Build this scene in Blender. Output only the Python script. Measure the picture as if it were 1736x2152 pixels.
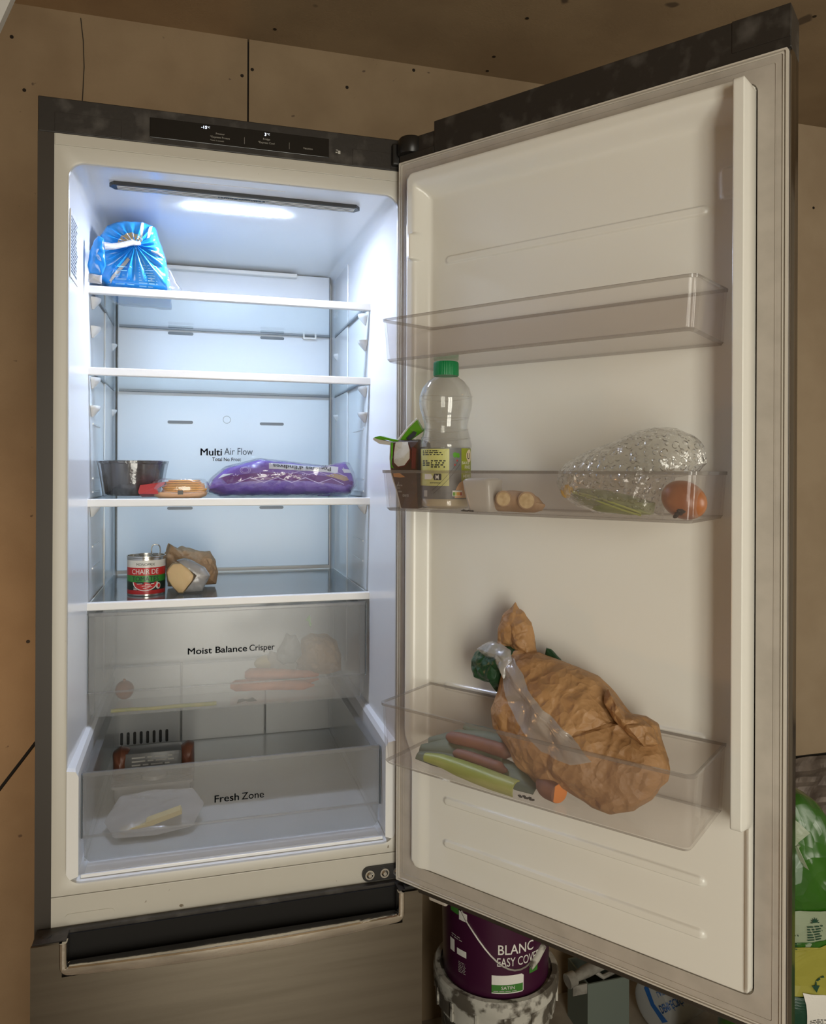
import bpy, bmesh, math, random
from mathutils import Vector, Matrix, noise
from mathutils.bvhtree import BVHTree
random.seed(7)
SC = bpy.context.scene
COL = SC.collection
for _o in list(bpy.data.objects): bpy.data.objects.remove(_o, do_unlink=True)

# ------------------------------------------------------------------ camera
CAMLOC = Vector((0.2334, -1.2437, 1.4734))
YAW, PITCH, ROLL = 15.6661, 0.024, 0.2396
FPX, PY = 1602.65, 988.18
cd = bpy.data.cameras.new('camera'); cam = bpy.data.objects.new('camera', cd); COL.objects.link(cam)
y_, p_, r_ = map(math.radians, (YAW, PITCH, ROLL))
fw = Vector((math.sin(y_)*math.cos(p_), math.cos(y_)*math.cos(p_), math.sin(p_)))
rt0 = Vector((math.cos(y_), -math.sin(y_), 0)); up0 = rt0.cross(fw)
rt = rt0*math.cos(r_) + up0*math.sin(r_); up = up0*math.cos(r_) - rt0*math.sin(r_)
cam.matrix_world = Matrix(((rt.x, up.x, -fw.x, CAMLOC.x), (rt.y, up.y, -fw.y, CAMLOC.y), (rt.z, up.z, -fw.z, CAMLOC.z), (0, 0, 0, 1)))
cd.sensor_fit = 'AUTO'; cd.sensor_width = 36.0; cd.lens = FPX/2152*36.0
cd.shift_x = 0.0; cd.shift_y = (PY-1076)/2152
cd.clip_start = 0.02
SC.camera = cam

# ------------------------------------------------------------------ world, lights, exposure
SC.view_settings.view_transform = 'Standard'; SC.view_settings.look = 'None'
SC.view_settings.gamma = 1.0; SC.view_settings.use_curve_mapping = False
SC.view_settings.exposure = 0.0
SC.cycles.transparent_max_bounces = 40
SC.cycles.max_bounces = 10
SC.cycles.sample_clamp_indirect = 6.0
W = bpy.data.worlds.new('world'); SC.world = W; W.use_nodes = True
W.node_tree.nodes['Background'].inputs[0].default_value = (0.75, 0.85, 1.0, 1)
W.node_tree.nodes['Background'].inputs[1].default_value = 0.5
def area(name, loc, target, sx, sy, power, color):
    l = bpy.data.lights.new(name, 'AREA'); l.shape = 'RECTANGLE'; l.size = sx; l.size_y = sy
    l.energy = power; l.color = color
    o = bpy.data.objects.new(name, l); COL.objects.link(o)
    o.location = loc; d = Vector(target)-Vector(loc)
    o.rotation_euler = d.to_track_quat('-Z', 'Y').to_euler()
    return o
area('daylight_door', (0.45, -3.12, 1.17), (0.45, 0, 1.17), 0.90, 2.15, 58, (1.0, 0.935, 0.81))
area('daylight_side_window', (3.08, -1.6, 1.5), (0.4, -0.4, 1.3), 0.9, 1.0, 22, (1.0, 0.925, 0.80))
_l = bpy.data.lights.new('warm_bulb', 'POINT'); _l.energy = 6.5; _l.color = (1.0, 0.50, 0.16); _l.shadow_soft_size = 0.06
_o = bpy.data.objects.new('warm_bulb', _l); COL.objects.link(_o); _o.location = (-0.62, 0.22, 1.05)
LED_STRENGTH = 278.0

# ------------------------------------------------------------------ materials
def nt(name):
    m = bpy.data.materials.new(name); m.use_nodes = True
    t = m.node_tree; t.nodes.clear(); o = t.nodes.new('ShaderNodeOutputMaterial')
    return m, t, o
def rgba(c): return (c[0], c[1], c[2], 1)
def M(name, col, rough=0.5, metal=0.0, spec=0.5, col2=None, nscale=20, nlo=0.4, nhi=0.65, bump=0.0, bscale=60, stretch=(1, 1, 1), coat=0.0, aniso=0.0, emit=0.0, sss=0.0, detail=5, crease=0.0, cscale=30, speck=None, speckscale=90, specklim=0.72):
    m, t, o = nt(name); N = t.nodes; L = t.links
    b = N.new('ShaderNodeBsdfPrincipled'); L.new(b.outputs[0], o.inputs[0])
    b.inputs['Base Color'].default_value = rgba(col); b.inputs['Roughness'].default_value = rough
    b.inputs['Metallic'].default_value = metal; b.inputs['Specular IOR Level'].default_value = spec
    b.inputs['Coat Weight'].default_value = coat; b.inputs['Anisotropic'].default_value = aniso; b.inputs['Anisotropic Rotation'].default_value = 0.25 if aniso else 0.0
    if sss:
        b.inputs['Subsurface Weight'].default_value = sss; b.inputs['Subsurface Scale'].default_value = 0.01
    if emit:
        b.inputs['Emission Color'].default_value = rgba(col); b.inputs['Emission Strength'].default_value = emit
    tc = N.new('ShaderNodeTexCoord'); mp = N.new('ShaderNodeMapping'); L.new(tc.outputs['Object'], mp.inputs[0])
    mp.inputs['Scale'].default_value = stretch
    src = None
    if col2 is not None:
        nz = N.new('ShaderNodeTexNoise'); nz.inputs['Scale'].default_value = nscale; nz.inputs['Detail'].default_value = detail
        L.new(mp.outputs[0], nz.inputs['Vector'])
        rp = N.new('ShaderNodeValToRGB'); rp.color_ramp.elements[0].position = nlo; rp.color_ramp.elements[1].position = nhi
        rp.color_ramp.elements[0].color = rgba(col); rp.color_ramp.elements[1].color = rgba(col2)
        L.new(nz.outputs[0], rp.inputs[0]); src = rp.outputs[0]
    if speck is not None:
        n2 = N.new('ShaderNodeTexNoise'); n2.inputs['Scale'].default_value = speckscale; n2.inputs['Detail'].default_value = 2
        L.new(mp.outputs[0], n2.inputs['Vector'])
        r2 = N.new('ShaderNodeValToRGB'); r2.color_ramp.elements[0].position = specklim; r2.color_ramp.elements[1].position = specklim+0.03
        r2.color_ramp.elements[0].color = (0, 0, 0, 1); r2.color_ramp.elements[1].color = (1, 1, 1, 1)
        L.new(n2.outputs[0], r2.inputs[0])
        mx = N.new('ShaderNodeMix'); mx.data_type = 'RGBA'
        L.new(r2.outputs[0], mx.inputs[0]); mx.inputs[6].default_value = rgba(col); mx.inputs[7].default_value = rgba(speck)
        if src: L.new(src, mx.inputs[6])
        src = mx.outputs[2]
    if src: L.new(src, b.inputs['Base Color'])
    if bump:
        n3 = N.new('ShaderNodeTexNoise'); n3.inputs['Scale'].default_value = bscale; n3.inputs['Detail'].default_value = 6
        L.new(mp.outputs[0], n3.inputs['Vector'])
        bp = N.new('ShaderNodeBump'); bp.inputs['Strength'].default_value = bump; bp.inputs['Distance'].default_value = 0.002
        L.new(n3.outputs[0], bp.inputs['Height']); L.new(bp.outputs[0], b.inputs['Normal'])
    if crease:
        ws = N.new('ShaderNodeTexNoise'); ws.inputs['Scale'].default_value = cscale*0.6; L.new(mp.outputs[0], ws.inputs['Vector'])
        ad = N.new('ShaderNodeVectorMath'); ad.operation = 'MULTIPLY_ADD'; L.new(ws.outputs['Color'], ad.inputs[0]); ad.inputs[1].default_value = (1.2/cscale,)*3; L.new(mp.outputs[0], ad.inputs[2])
        prev = None
        for k, w in ((1.0, 1.0), (2.7, 0.45)):
            vz = N.new('ShaderNodeTexVoronoi'); vz.feature = 'F1'; vz.inputs['Scale'].default_value = cscale*k; L.new(ad.outputs[0], vz.inputs['Vector'])
            bp = N.new('ShaderNodeBump'); bp.inputs['Strength'].default_value = min(1, crease*w); bp.inputs['Distance'].default_value = 0.35/(cscale*k)
            L.new(vz.outputs['Distance'], bp.inputs['Height'])
            if prev: L.new(prev.outputs[0], bp.inputs['Normal'])
            prev = bp
        L.new(prev.outputs[0], b.inputs['Normal'])
    return m
def CLEAR(name, tint=(0.97, 0.97, 0.97), body=0.04, col=(0.8, 0.8, 0.8), rough=0.08, gain=1.0, bump=0.0, bscale=80, voro=0.0, vscale=160, frost=0.0):
    """clear plastic or glass wall: part see-through, part body colour, reflection by angle"""
    m, t, o = nt(name); N = t.nodes; L = t.links
    tr = N.new('ShaderNodeBsdfTransparent'); tr.inputs[0].default_value = rgba(tint)
    b = N.new('ShaderNodeBsdfPrincipled'); b.inputs['Base Color'].default_value = rgba(col); b.inputs['Roughness'].default_value = rough
    gl = N.new('ShaderNodeBsdfGlossy'); gl.inputs['Roughness'].default_value = rough; gl.inputs['Color'].default_value = (0.95, 0.95, 0.95, 1)
    fr = N.new('ShaderNodeLayerWeight'); fr.inputs['Blend'].default_value = 0.5      # facing term: 0 head-on, 1 at grazing angles, same from both sides
    pw = N.new('ShaderNodeMath'); pw.operation = 'POWER'; pw.inputs[1].default_value = 4.0; L.new(fr.outputs['Facing'], pw.inputs[0])
    mu = N.new('ShaderNodeMath'); mu.operation = 'MULTIPLY_ADD'; mu.inputs[1].default_value = 0.6*gain; mu.inputs[2].default_value = 0.03*gain; mu.use_clamp = True; L.new(pw.outputs[0], mu.inputs[0])
    m1 = N.new('ShaderNodeMixShader'); m1.inputs[0].default_value = body; L.new(tr.outputs[0], m1.inputs[1]); L.new(b.outputs[0], m1.inputs[2])
    m2 = N.new('ShaderNodeMixShader'); L.new(mu.outputs[0], m2.inputs[0]); L.new(m1.outputs[0], m2.inputs[1]); L.new(gl.outputs[0], m2.inputs[2])
    L.new(m2.outputs[0], o.inputs[0])
    if bump or voro:
        tc = N.new('ShaderNodeTexCoord'); bp = N.new('ShaderNodeBump'); bp.inputs['Distance'].default_value = 0.002
        bp0 = None
        if voro and bump:
            nz = N.new('ShaderNodeTexNoise'); nz.inputs['Scale'].default_value = bscale; L.new(tc.outputs['Object'], nz.inputs['Vector'])
            bp0 = N.new('ShaderNodeBump'); bp0.inputs['Distance'].default_value = 0.002; bp0.inputs['Strength'].default_value = bump; L.new(nz.outputs[0], bp0.inputs['Height']); L.new(bp0.outputs[0], bp.inputs['Normal'])
        if voro:
            vz = N.new('ShaderNodeTexVoronoi'); vz.inputs['Scale'].default_value = vscale; vz.inputs['Randomness'].default_value = 0.35
            L.new(tc.outputs['Object'], vz.inputs['Vector'])
            rp = N.new('ShaderNodeValToRGB'); e = rp.color_ramp.elements; e[0].position = 0.30; e[0].color = (1, 1, 1, 1); e[1].position = 0.42; e[1].color = (0, 0, 0, 1)
            L.new(vz.outputs['Distance'], rp.inputs[0]); L.new(rp.outputs[0], bp.inputs['Height']); bp.inputs['Strength'].default_value = voro
        else:
            nz = N.new('ShaderNodeTexNoise'); nz.inputs['Scale'].default_value = bscale; nz.inputs['Detail'].default_value = 4
            L.new(tc.outputs['Object'], nz.inputs['Vector']); L.new(nz.outputs[0], bp.inputs['Height']); bp.inputs['Strength'].default_value = bump
        for s in (b, gl, fr): L.new(bp.outputs[0], s.inputs['Normal'])
    return m

m_board = M('brown_fibreboard', (0.285, 0.205, 0.120), 0.75, col2=(0.245, 0.172, 0.098), nscale=7, bump=0.25, bscale=260, speck=(0.12, 0.08, 0.05), speckscale=38, specklim=0.74)
m_ceil = M('ceiling_fibreboard', (0.285, 0.205, 0.118), 0.8, col2=(0.23, 0.16, 0.09), nscale=4, bump=0.3, bscale=200, speck=(0.09, 0.06, 0.035), speckscale=9, specklim=0.70)
m_gap = M('dark_joint', (0.02, 0.015, 0.01), 0.9)
m_screw = M('dark_screw_head', (0.03, 0.022, 0.016), 0.5, 0.6)
m_floor = M('dusty_concrete', (0.40, 0.35, 0.28), 0.8, col2=(0.26, 0.22, 0.17), nscale=9, bump=0.4, bscale=40)
m_foil = M('crinkled_insulation', (0.22, 0.18, 0.15), 0.45, 0.3, col2=(0.11, 0.085, 0.07), nscale=14)
m_whiteliner = M('white_liner_plastic', (0.78, 0.765, 0.70), 0.22, spec=0.5)
m_inner = M('white_cavity_plastic', (0.80, 0.80, 0.79), 0.16, spec=0.5)
m_frameshade = M('frame_plastic_warm_shade', (0.52, 0.495, 0.43), 0.35, speck=(0.18, 0.14, 0.09), speckscale=60, specklim=0.755)  # cavity's white plastic, with the dim warm room light put into its colour
m_back = M('satin_back_panel', (0.74, 0.765, 0.79), 0.2, spec=0.14)
m_gasket = M('grey_rubber_gasket', (0.46, 0.415, 0.36), 0.5, col2=(0.40, 0.36, 0.31), nscale=25)
m_dark = M('dark_grey_plastic', (0.026, 0.022, 0.0185), 0.42, spec=0.35, col2=(0.095, 0.086, 0.076), nscale=26, nlo=0.52, nhi=0.80, bump=0.1, bscale=180)
m_darkcab = M('dark_cabinet_steel', (0.040, 0.032, 0.024), 0.45, 0.2)
m_black = M('black_plastic', (0.012, 0.011, 0.010), 0.35)
m_recess = M('matt_black_recess', (0.012, 0.011, 0.010), 0.75, spec=0.2)
m_blackgloss = M('black_glass', (0.006, 0.006, 0.006), 0.12)
m_steel = M('brushed_steel', (0.175, 0.150, 0.116), 0.30, 1.0, aniso=0.75, col2=(0.150, 0.128, 0.098), nscale=3, bump=0.05, bscale=120, stretch=(1, 1, 22))
m_edge = M('polished_edge_steel', (0.34, 0.31, 0.27), 0.16, 1.0)
m_chrome = M('chrome', (0.85, 0.82, 0.76), 0.11, 1.0, bump=0.35, bscale=22, stretch=(1, 1, 3), col2=(0.60, 0.57, 0.52), nscale=9)
m_screwmet = M('zinc_screw', (0.65, 0.64, 0.6), 0.22, 1.0)
m_glass = CLEAR('shelf_glass', (0.90, 0.95, 0.96), 0.03, (0.7, 0.78, 0.8), 0.03, 0.9)
m_glassdirty = CLEAR('stained_shelf_glass', (0.62, 0.65, 0.66), 0.25, (0.34, 0.36, 0.37), 0.12, 1.2, bump=0.15, bscale=40)
m_trim = M('shelf_trim_white', (0.78, 0.76, 0.72), 0.3)
m_gline = M('dark_glass_edge', (0.10, 0.12, 0.14), 0.3)
m_drawer = CLEAR('smoky_drawer_plastic', (0.85, 0.85, 0.85), 0.13, (0.50, 0.50, 0.49), 0.22, 0.7)
m_basin = CLEAR('clear_basin_plastic', (0.95, 0.95, 0.945), 0.045, (0.5, 0.5, 0.48), 0.2, 0.7)
m_bin = CLEAR('clear_bin_plastic', (0.965, 0.955, 0.95), 0.045, (0.60, 0.56, 0.54), 0.06, 0.8)
m_binrim = CLEAR('bin_edge_plastic', (0.72, 0.70, 0.68), 0.30, (0.36, 0.335, 0.31), 0.1, 1.0)
m_print = M('dark_grey_print', (0.035, 0.05, 0.06), 0.5)
m_wprint = M('white_print', (0.78, 0.76, 0.70), 0.5)
m_gprint = M('pale_grey_print', (0.42, 0.41, 0.37), 0.5)
m_bprint = M('black_print', (0.02, 0.02, 0.02), 0.5)
m_led = M('display_digit', (0.85, 0.9, 1.0), 0.5, emit=1.0)
m_dprint = M('dim_display_legend', (0.33, 0.31, 0.27), 0.5)
m_lamp, _t, _oo = nt('led_diffuser'); _e = _t.nodes.new('ShaderNodeEmission'); _e.inputs[0].default_value = (0.66, 0.76, 1.0, 1); _e.inputs[1].default_value = LED_STRENGTH; _t.links.new(_e.outputs[0], _oo.inputs[0])
m_kraft = M('kraft_paper', (0.42, 0.235, 0.10), 0.55, col2=(0.33, 0.175, 0.07), nscale=10, crease=0.7, cscale=60)
m_kraft2 = M('pale_kraft_paper', (0.46, 0.30, 0.17), 0.75, col2=(0.36, 0.215, 0.11), nscale=22, crease=0.7, cscale=70)
m_film = CLEAR('cloudy_film', (0.85, 0.84, 0.83), 0.46, (0.62, 0.59, 0.55), 0.2, 1.2, bump=0.9, bscale=60)
m_cling = CLEAR('cling_film', (0.97, 0.97, 0.98), 0.06, (0.8, 0.8, 0.82), 0.08, 2.6, bump=0.8, bscale=60)
m_bubble = CLEAR('bubble_wrap', (0.94, 0.94, 0.92), 0.16, (0.66, 0.64, 0.58), 0.12, 2.4, bump=0.8, bscale=150, voro=1.0, vscale=105)
m_gbag = M('dark_green_plastic', (0.014, 0.055, 0.022), 0.3, crease=0.7, cscale=45)
m_blue = M('blue_bag_plastic', (0.012, 0.20, 0.60), 0.22, col2=(0.03, 0.30, 0.70), nscale=14, bump=0.3, bscale=40, coat=0.3)
m_blueprint = M('pale_blue_print', (0.22, 0.50, 0.75), 0.4)
m_bread = M('bread_crust', (0.45, 0.36, 0.22), 0.7, bump=0.4, bscale=60)
m_tub = M('black_tub', (0.018, 0.014, 0.013), 0.3)
m_orange = M('orange_slice', (0.78, 0.36, 0.07), 0.45, sss=0.2)
m_red = M('red_print', (0.42, 0.035, 0.03), 0.4)
m_tan = M('tan_tray', (0.62, 0.36, 0.19), 0.5)
m_purple = M('purple_pouch', (0.15, 0.055, 0.38), 0.25, col2=(0.24, 0.13, 0.46), nscale=24, crease=0.55, cscale=45, coat=0.5)
m_plum = M('plum_band', (0.13, 0.012, 0.19), 0.25)
m_lilac = M('lilac_print', (0.55, 0.42, 0.74), 0.35)
m_whitefilm = M('white_pouch_print', (0.72, 0.72, 0.76), 0.3)
m_tin = M('tin_metal', (0.62, 0.60, 0.56), 0.2, 1.0)
m_tinred = M('can_red', (0.46, 0.02, 0.02), 0.3); m_tingreen = M('can_green', (0.035, 0.22, 0.035), 0.3)
m_tindark = M('can_dark_green', (0.012, 0.026, 0.02), 0.3); m_tinwhite = M('can_white', (0.66, 0.64, 0.58), 0.3)
m_cheese = M('pale_cheese', (0.62, 0.44, 0.22), 0.5, sss=0.2, bump=0.2, bscale=90)
m_ginger = M('ginger_skin', (0.46, 0.31, 0.185), 0.7, col2=(0.37, 0.23, 0.125), nscale=45, bump=0.5, bscale=120)
m_gcut = M('ginger_flesh', (0.66, 0.50, 0.28), 0.6, col2=(0.52, 0.37, 0.18), nscale=140)
m_onion = M('onion_skin', (0.40, 0.155, 0.055), 0.35, col2=(0.31, 0.105, 0.035), nscale=9, stretch=(3, 3, 0.6))
m_root = M('onion_root', (0.035, 0.02, 0.014), 0.9)
m_carrot = M('carrot_skin', (0.62, 0.19, 0.065), 0.5, col2=(0.48, 0.13, 0.04), nscale=40, bump=0.3, bscale=120)
m_carrotdull = M('dull_carrot_skin', (0.24, 0.105, 0.065), 0.6, col2=(0.17, 0.07, 0.042), nscale=40, bump=0.3, bscale=120)
m_ccut = M('carrot_flesh', (0.75, 0.25, 0.05), 0.45)
m_leek = M('leek_green', (0.30, 0.36, 0.07), 0.45, col2=(0.46, 0.48, 0.17), nscale=20, stretch=(0.4, 3, 3))
m_leekgrey = M('wilted_leek', (0.135, 0.155, 0.085), 0.6, col2=(0.085, 0.10, 0.055), nscale=22, stretch=(0.5, 3, 3))
m_veg = M('pale_green_vegetable', (0.20, 0.235, 0.085), 0.5, col2=(0.33, 0.36, 0.16), nscale=40, stretch=(0.7, 1.5, 1.5))
m_yellow = M('yellow_pepper_flesh', (0.75, 0.45, 0.06), 0.4)
m_celery = M('yellow_celery', (0.58, 0.50, 0.06), 0.45, col2=(0.40, 0.42, 0.05), nscale=40)
m_crumb = M('dark_crumb', (0.03, 0.024, 0.016), 0.8)
m_whitecup = CLEAR('white_translucent_cup', (0.8, 0.79, 0.76), 0.72, (0.66, 0.64, 0.59), 0.3, 0.6)
m_greencap = M('green_cap', (0.0, 0.20, 0.055), 0.4)
m_bottle = CLEAR('clear_bottle', (0.95, 0.95, 0.94), 0.07, (0.74, 0.73, 0.70), 0.05, 1.5, bump=0.12, bscale=25)
m_sauce = M('cream_sauce', (0.66, 0.55, 0.36), 0.4)
m_slate = M('slate_label', (0.17, 0.17, 0.165), 0.45, col2=(0.11, 0.11, 0.11), nscale=50)
m_lime = M('pale_lime_label', (0.55, 0.55, 0.20), 0.45)
m_olive = M('olive_label', (0.26, 0.30, 0.02), 0.45)
m_leaf = M('parsley_green', (0.08, 0.30, 0.01), 0.5)
m_brownbox = M('dark_brown_carton', (0.050, 0.026, 0.015), 0.4, col2=(0.085, 0.045, 0.025), nscale=30)
m_redbrown = M('red_brown_carton', (0.12, 0.03, 0.02), 0.4)
m_coco = M('coconut_white_print', (0.58, 0.56, 0.49), 0.45, col2=(0.42, 0.39, 0.31), nscale=30)
m_cardedge = M('carton_board_edge', (0.55, 0.52, 0.45), 0.6)
m_lidgreen = M('bright_green_carton', (0.09, 0.33, 0.01), 0.3)
m_husk = M('coconut_husk_print', (0.45, 0.20, 0.06), 0.5)
m_purplepail = M('plum_paint_pail', (0.050, 0.007, 0.030), 0.35)
m_pailwhite = M('paint_splattered_white', (0.52, 0.50, 0.44), 0.7, col2=(0.10, 0.085, 0.065), nscale=24, nlo=0.47, nhi=0.56, bump=0.5, bscale=60)
m_paildirty = M('paint_splattered_grey', (0.36, 0.34, 0.29), 0.7, col2=(0.075, 0.065, 0.05), nscale=17, nlo=0.38, nhi=0.52, bump=0.5, bscale=60)
m_wire = M('bail_wire', (0.42, 0.40, 0.36), 0.4, 0.8)
m_satingreen = M('pail_label_green', (0.05, 0.20, 0.03), 0.4)
m_compost = M('green_sack_plastic', (0.034, 0.145, 0.008), 0.27, col2=(0.020, 0.095, 0.006), nscale=6, crease=0.5, cscale=11, coat=0.3)
m_compdark = M('dark_green_print', (0.01, 0.055, 0.03), 0.35); m_compyel = M('yellow_green_print', (0.33, 0.31, 0.05), 0.35)
m_compgrey = M('pale_green_print', (0.30, 0.36, 0.24), 0.35)
m_milk = M('white_milk_plastic', (0.50, 0.51, 0.50), 0.35); m_milkblue = M('milk_label_blue', (0.03, 0.14, 0.45), 0.4)
m_tool = M('grey_tool_plastic', (0.32, 0.30, 0.26), 0.6, col2=(0.18, 0.165, 0.14), nscale=30); m_boxgreen = M('grey_green_card', (0.16, 0.19, 0.16), 0.7)
m_pvc = M('white_trunking', (0.62, 0.61, 0.58), 0.4)
m_meat = M('brown_meat_pack', (0.20, 0.075, 0.04), 0.35, col2=(0.13, 0.045, 0.025), nscale=30)
m_greypack = M('grey_printed_pack', (0.13, 0.13, 0.125), 0.3, bump=0.4, bscale=40)
m_butter = M('cream_yellow_slab', (0.70, 0.55, 0.24), 0.5)
m_greyfilm = M('grey_plastic_bag', (0.20, 0.21, 0.21), 0.35, bump=0.6, bscale=50)
m_window = CLEAR('window_glass', (0.97, 0.98, 0.98), 0.0, (1, 1, 1), 0.0, 0.7)
m_winframe = M('window_frame_white', (0.7, 0.7, 0.68), 0.4)

# ------------------------------------------------------------------ frames and object plumbing
WORLD = Matrix.Identity(4)
TH = math.radians(180-127.6395)
HINGE = Vector((0.55046, -0.01499, 0.0))
DOOR = Matrix.Translation(HINGE) @ Matrix.Rotation(-TH, 4, 'Z')     # local x = along the door, -y = towards its inner side, z up
def link(name, me, mats):
    me.name = name
    for m in (mats if isinstance(mats, (list, tuple)) else [mats]): me.materials.append(m)
    o = bpy.data.objects.new(name, me); COL.objects.link(o); return o
def tag(o, label, cat, group=None):
    o['label'] = label; o['category'] = cat
    if group: o['group'] = group
    return o
def bm_mesh(bm, smooth=False, ang=None):
    me = bpy.data.meshes.new('m')
    bmesh.ops.recalc_face_normals(bm, faces=bm.faces[:])
    if smooth:
        for f in bm.faces: f.smooth = True
        if ang:
            for e in bm.edges:
                if len(e.link_faces) == 2 and e.calc_face_angle(0) > ang: e.smooth = False
    bm.to_mesh(me); return me
class Thing:
    """an Empty at the base of one thing; parts are meshes given in the frame's coordinates"""
    def __init__(s, name, label, cat, base, frame=WORLD, group=None):
        s.base = Vector(base); s.frame = frame
        s.o = bpy.data.objects.new(name, None); COL.objects.link(s.o); s.o.empty_display_size = 0.05
        s.o.matrix_world = frame @ Matrix.Translation(s.base)
        tag(s.o, label, cat, group)
    def part(s, name, bm, mats, parent=None, smooth=False, ang=0.7, label=None):
        bmesh.ops.translate(bm, verts=bm.verts[:], vec=-s.base)
        me = bm_mesh(bm, smooth, ang); bm.free()
        o = link(name, me, mats); o.parent = parent or s.o
        if label: o['label'] = label
        return o
def single(name, label, cat, bm, mats, frame=WORLD, group=None, smooth=False, ang=0.7):
    xs = [v.co for v in bm.verts]
    b = Vector(((min(v.x for v in xs)+max(v.x for v in xs))/2, (min(v.y for v in xs)+max(v.y for v in xs))/2, min(v.z for v in xs)))
    bmesh.ops.translate(bm, verts=bm.verts[:], vec=-b)
    me = bm_mesh(bm, smooth, ang); bm.free()
    o = link(name, me, mats); o.matrix_world = frame @ Matrix.Translation(b)
    return tag(o, label, cat, group)
def struct(name, bm, mat, smooth=False):
    me = bm_mesh(bm, smooth, 0.7); bm.free(); o = link(name, me, mat); o['kind'] = 'structure'; return o
def child(name, bm, mat, parent, smooth=False):
    me = bm_mesh(bm, smooth, 0.7); bm.free(); o = link(name, me, mat); o.parent = parent; return o

# ------------------------------------------------------------------ shape helpers
def box(bm, x0, x1, y0, y1, z0, z1, bev=0.0, mi=0, seg=2):
    r = bmesh.ops.create_cube(bm, size=1.0)
    vs = r['verts']
    for v in vs: v.co = Vector(((x0+x1)/2+v.co.x*(x1-x0), (y0+y1)/2+v.co.y*(y1-y0), (z0+z1)/2+v.co.z*(z1-z0)))
    fs = set(f for v in vs for f in v.link_faces)
    for f in fs: f.material_index = mi
    if bev > 0:
        es = list(set(e for v in vs for e in v.link_edges))
        rr = bmesh.ops.bevel(bm, geom=es, offset=bev, segments=seg, affect='EDGES', profile=0.5)
        for f in rr['faces']: f.material_index = mi
    return bm
def B(*a, **k): return box(bmesh.new(), *a, **k)
def rrect(x0, x1, y0, y1, r, n=5):
    p = []
    for cx, cy, a0 in ((x1-r, y1-r, 0), (x0+r, y1-r, 90), (x0+r, y0+r, 180), (x1-r, y0+r, 270)):
        for k in range(n+1):
            a = math.radians(a0+90*k/n); p.append((cx+r*math.cos(a), cy+r*math.sin(a)))
    return p
def loft(bm, loops, closed=True, cap0=True, cap1=True, mi=0):
    rows = [[bm.verts.new(p) for p in l] for l in loops]
    n = len(rows[0])
    for a, b in zip(rows, rows[1:]):
        for i in range(n if closed else n-1):
            j = (i+1) % n
            try:
                f = bm.faces.new((a[i], a[j], b[j], b[i])); f.material_index = mi
            except ValueError: pass
    if cap0: bm.faces.new(rows[0][::-1]).material_index = mi
    if cap1: bm.faces.new(rows[-1]).material_index = mi
    return rows
def prism(bm, poly, to3, d0, d1, mi=0):
    """poly of 2D points, extruded between depths d0 and d1 by to3(a, b, d)"""
    loft(bm, [[to3(a, b, d0) for a, b in poly], [to3(a, b, d1) for a, b in poly]], mi=mi); return bm
XZ = lambda a, b, d: (a, d, b)
XY = lambda a, b, d: (a, b, d)
def lathe(bm, prof, c=(0, 0, 0), seg=48, fn=None, mi=0, cap0=True, cap1=True):
    loops = []
    for r, z in prof:
        l = []
        for k in range(seg):
            a = 2*math.pi*k/seg; rr = r
            if fn: rr = fn(r, z, a)
            l.append((c[0]+rr*math.cos(a), c[1]+rr*math.sin(a), c[2]+z))
        loops.append(l)
    loft(bm, loops, cap0=cap0, cap1=cap1, mi=mi); return bm
def disc(bm, c, nrm, r, h, seg=20, mi=0, r2=None):
    n = Vector(nrm).normalized(); a = n.orthogonal().normalized(); b = n.cross(a)
    L0 = [Vector(c)+(a*math.cos(2*math.pi*k/seg)+b*math.sin(2*math.pi*k/seg))*r for k in range(seg)]
    L1 = [Vector(c)+n*h+(a*math.cos(2*math.pi*k/seg)+b*math.sin(2*math.pi*k/seg))*(r2 or r) for k in range(seg)]
    loft(bm, [L0, L1], mi=mi); return bm
def tube(bm, pts, r, seg=10, cap=True, closed=False, mi=0, flat=1.0):
    pts = [Vector(p) for p in pts]; n = len(pts); loops = []; prev = None
    for i, p in enumerate(pts):
        t = (pts[min(i+1, n-1)]-pts[max(i-1, 0)]).normalized()
        a = prev - t*prev.dot(t) if prev is not None else t.orthogonal()
        a.normalize(); prev = a; b = t.cross(a)
        rr = r[i] if isinstance(r, (list, tuple)) else r
        loops.append([p+(a*math.cos(2*math.pi*k/seg)+b*flat*math.sin(2*math.pi*k/seg))*rr for k in range(seg)])
    loft(bm, loops, cap0=cap, cap1=cap, mi=mi); return bm
def resample(pts, n):
    pts = [Vector(p) for p in pts]; m = len(pts)
    seg = [(pts[(i+1) % m]-pts[i]).length for i in range(m)]; tot = sum(seg); out = []; i = 0; acc = 0
    for k in range(n):
        s = tot*k/n
        while acc+seg[i] < s: acc += seg[i]; i += 1
        out.append(pts[i].lerp(pts[(i+1) % m], (s-acc)/max(seg[i], 1e-9)))
    return out
_fold = {}
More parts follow.
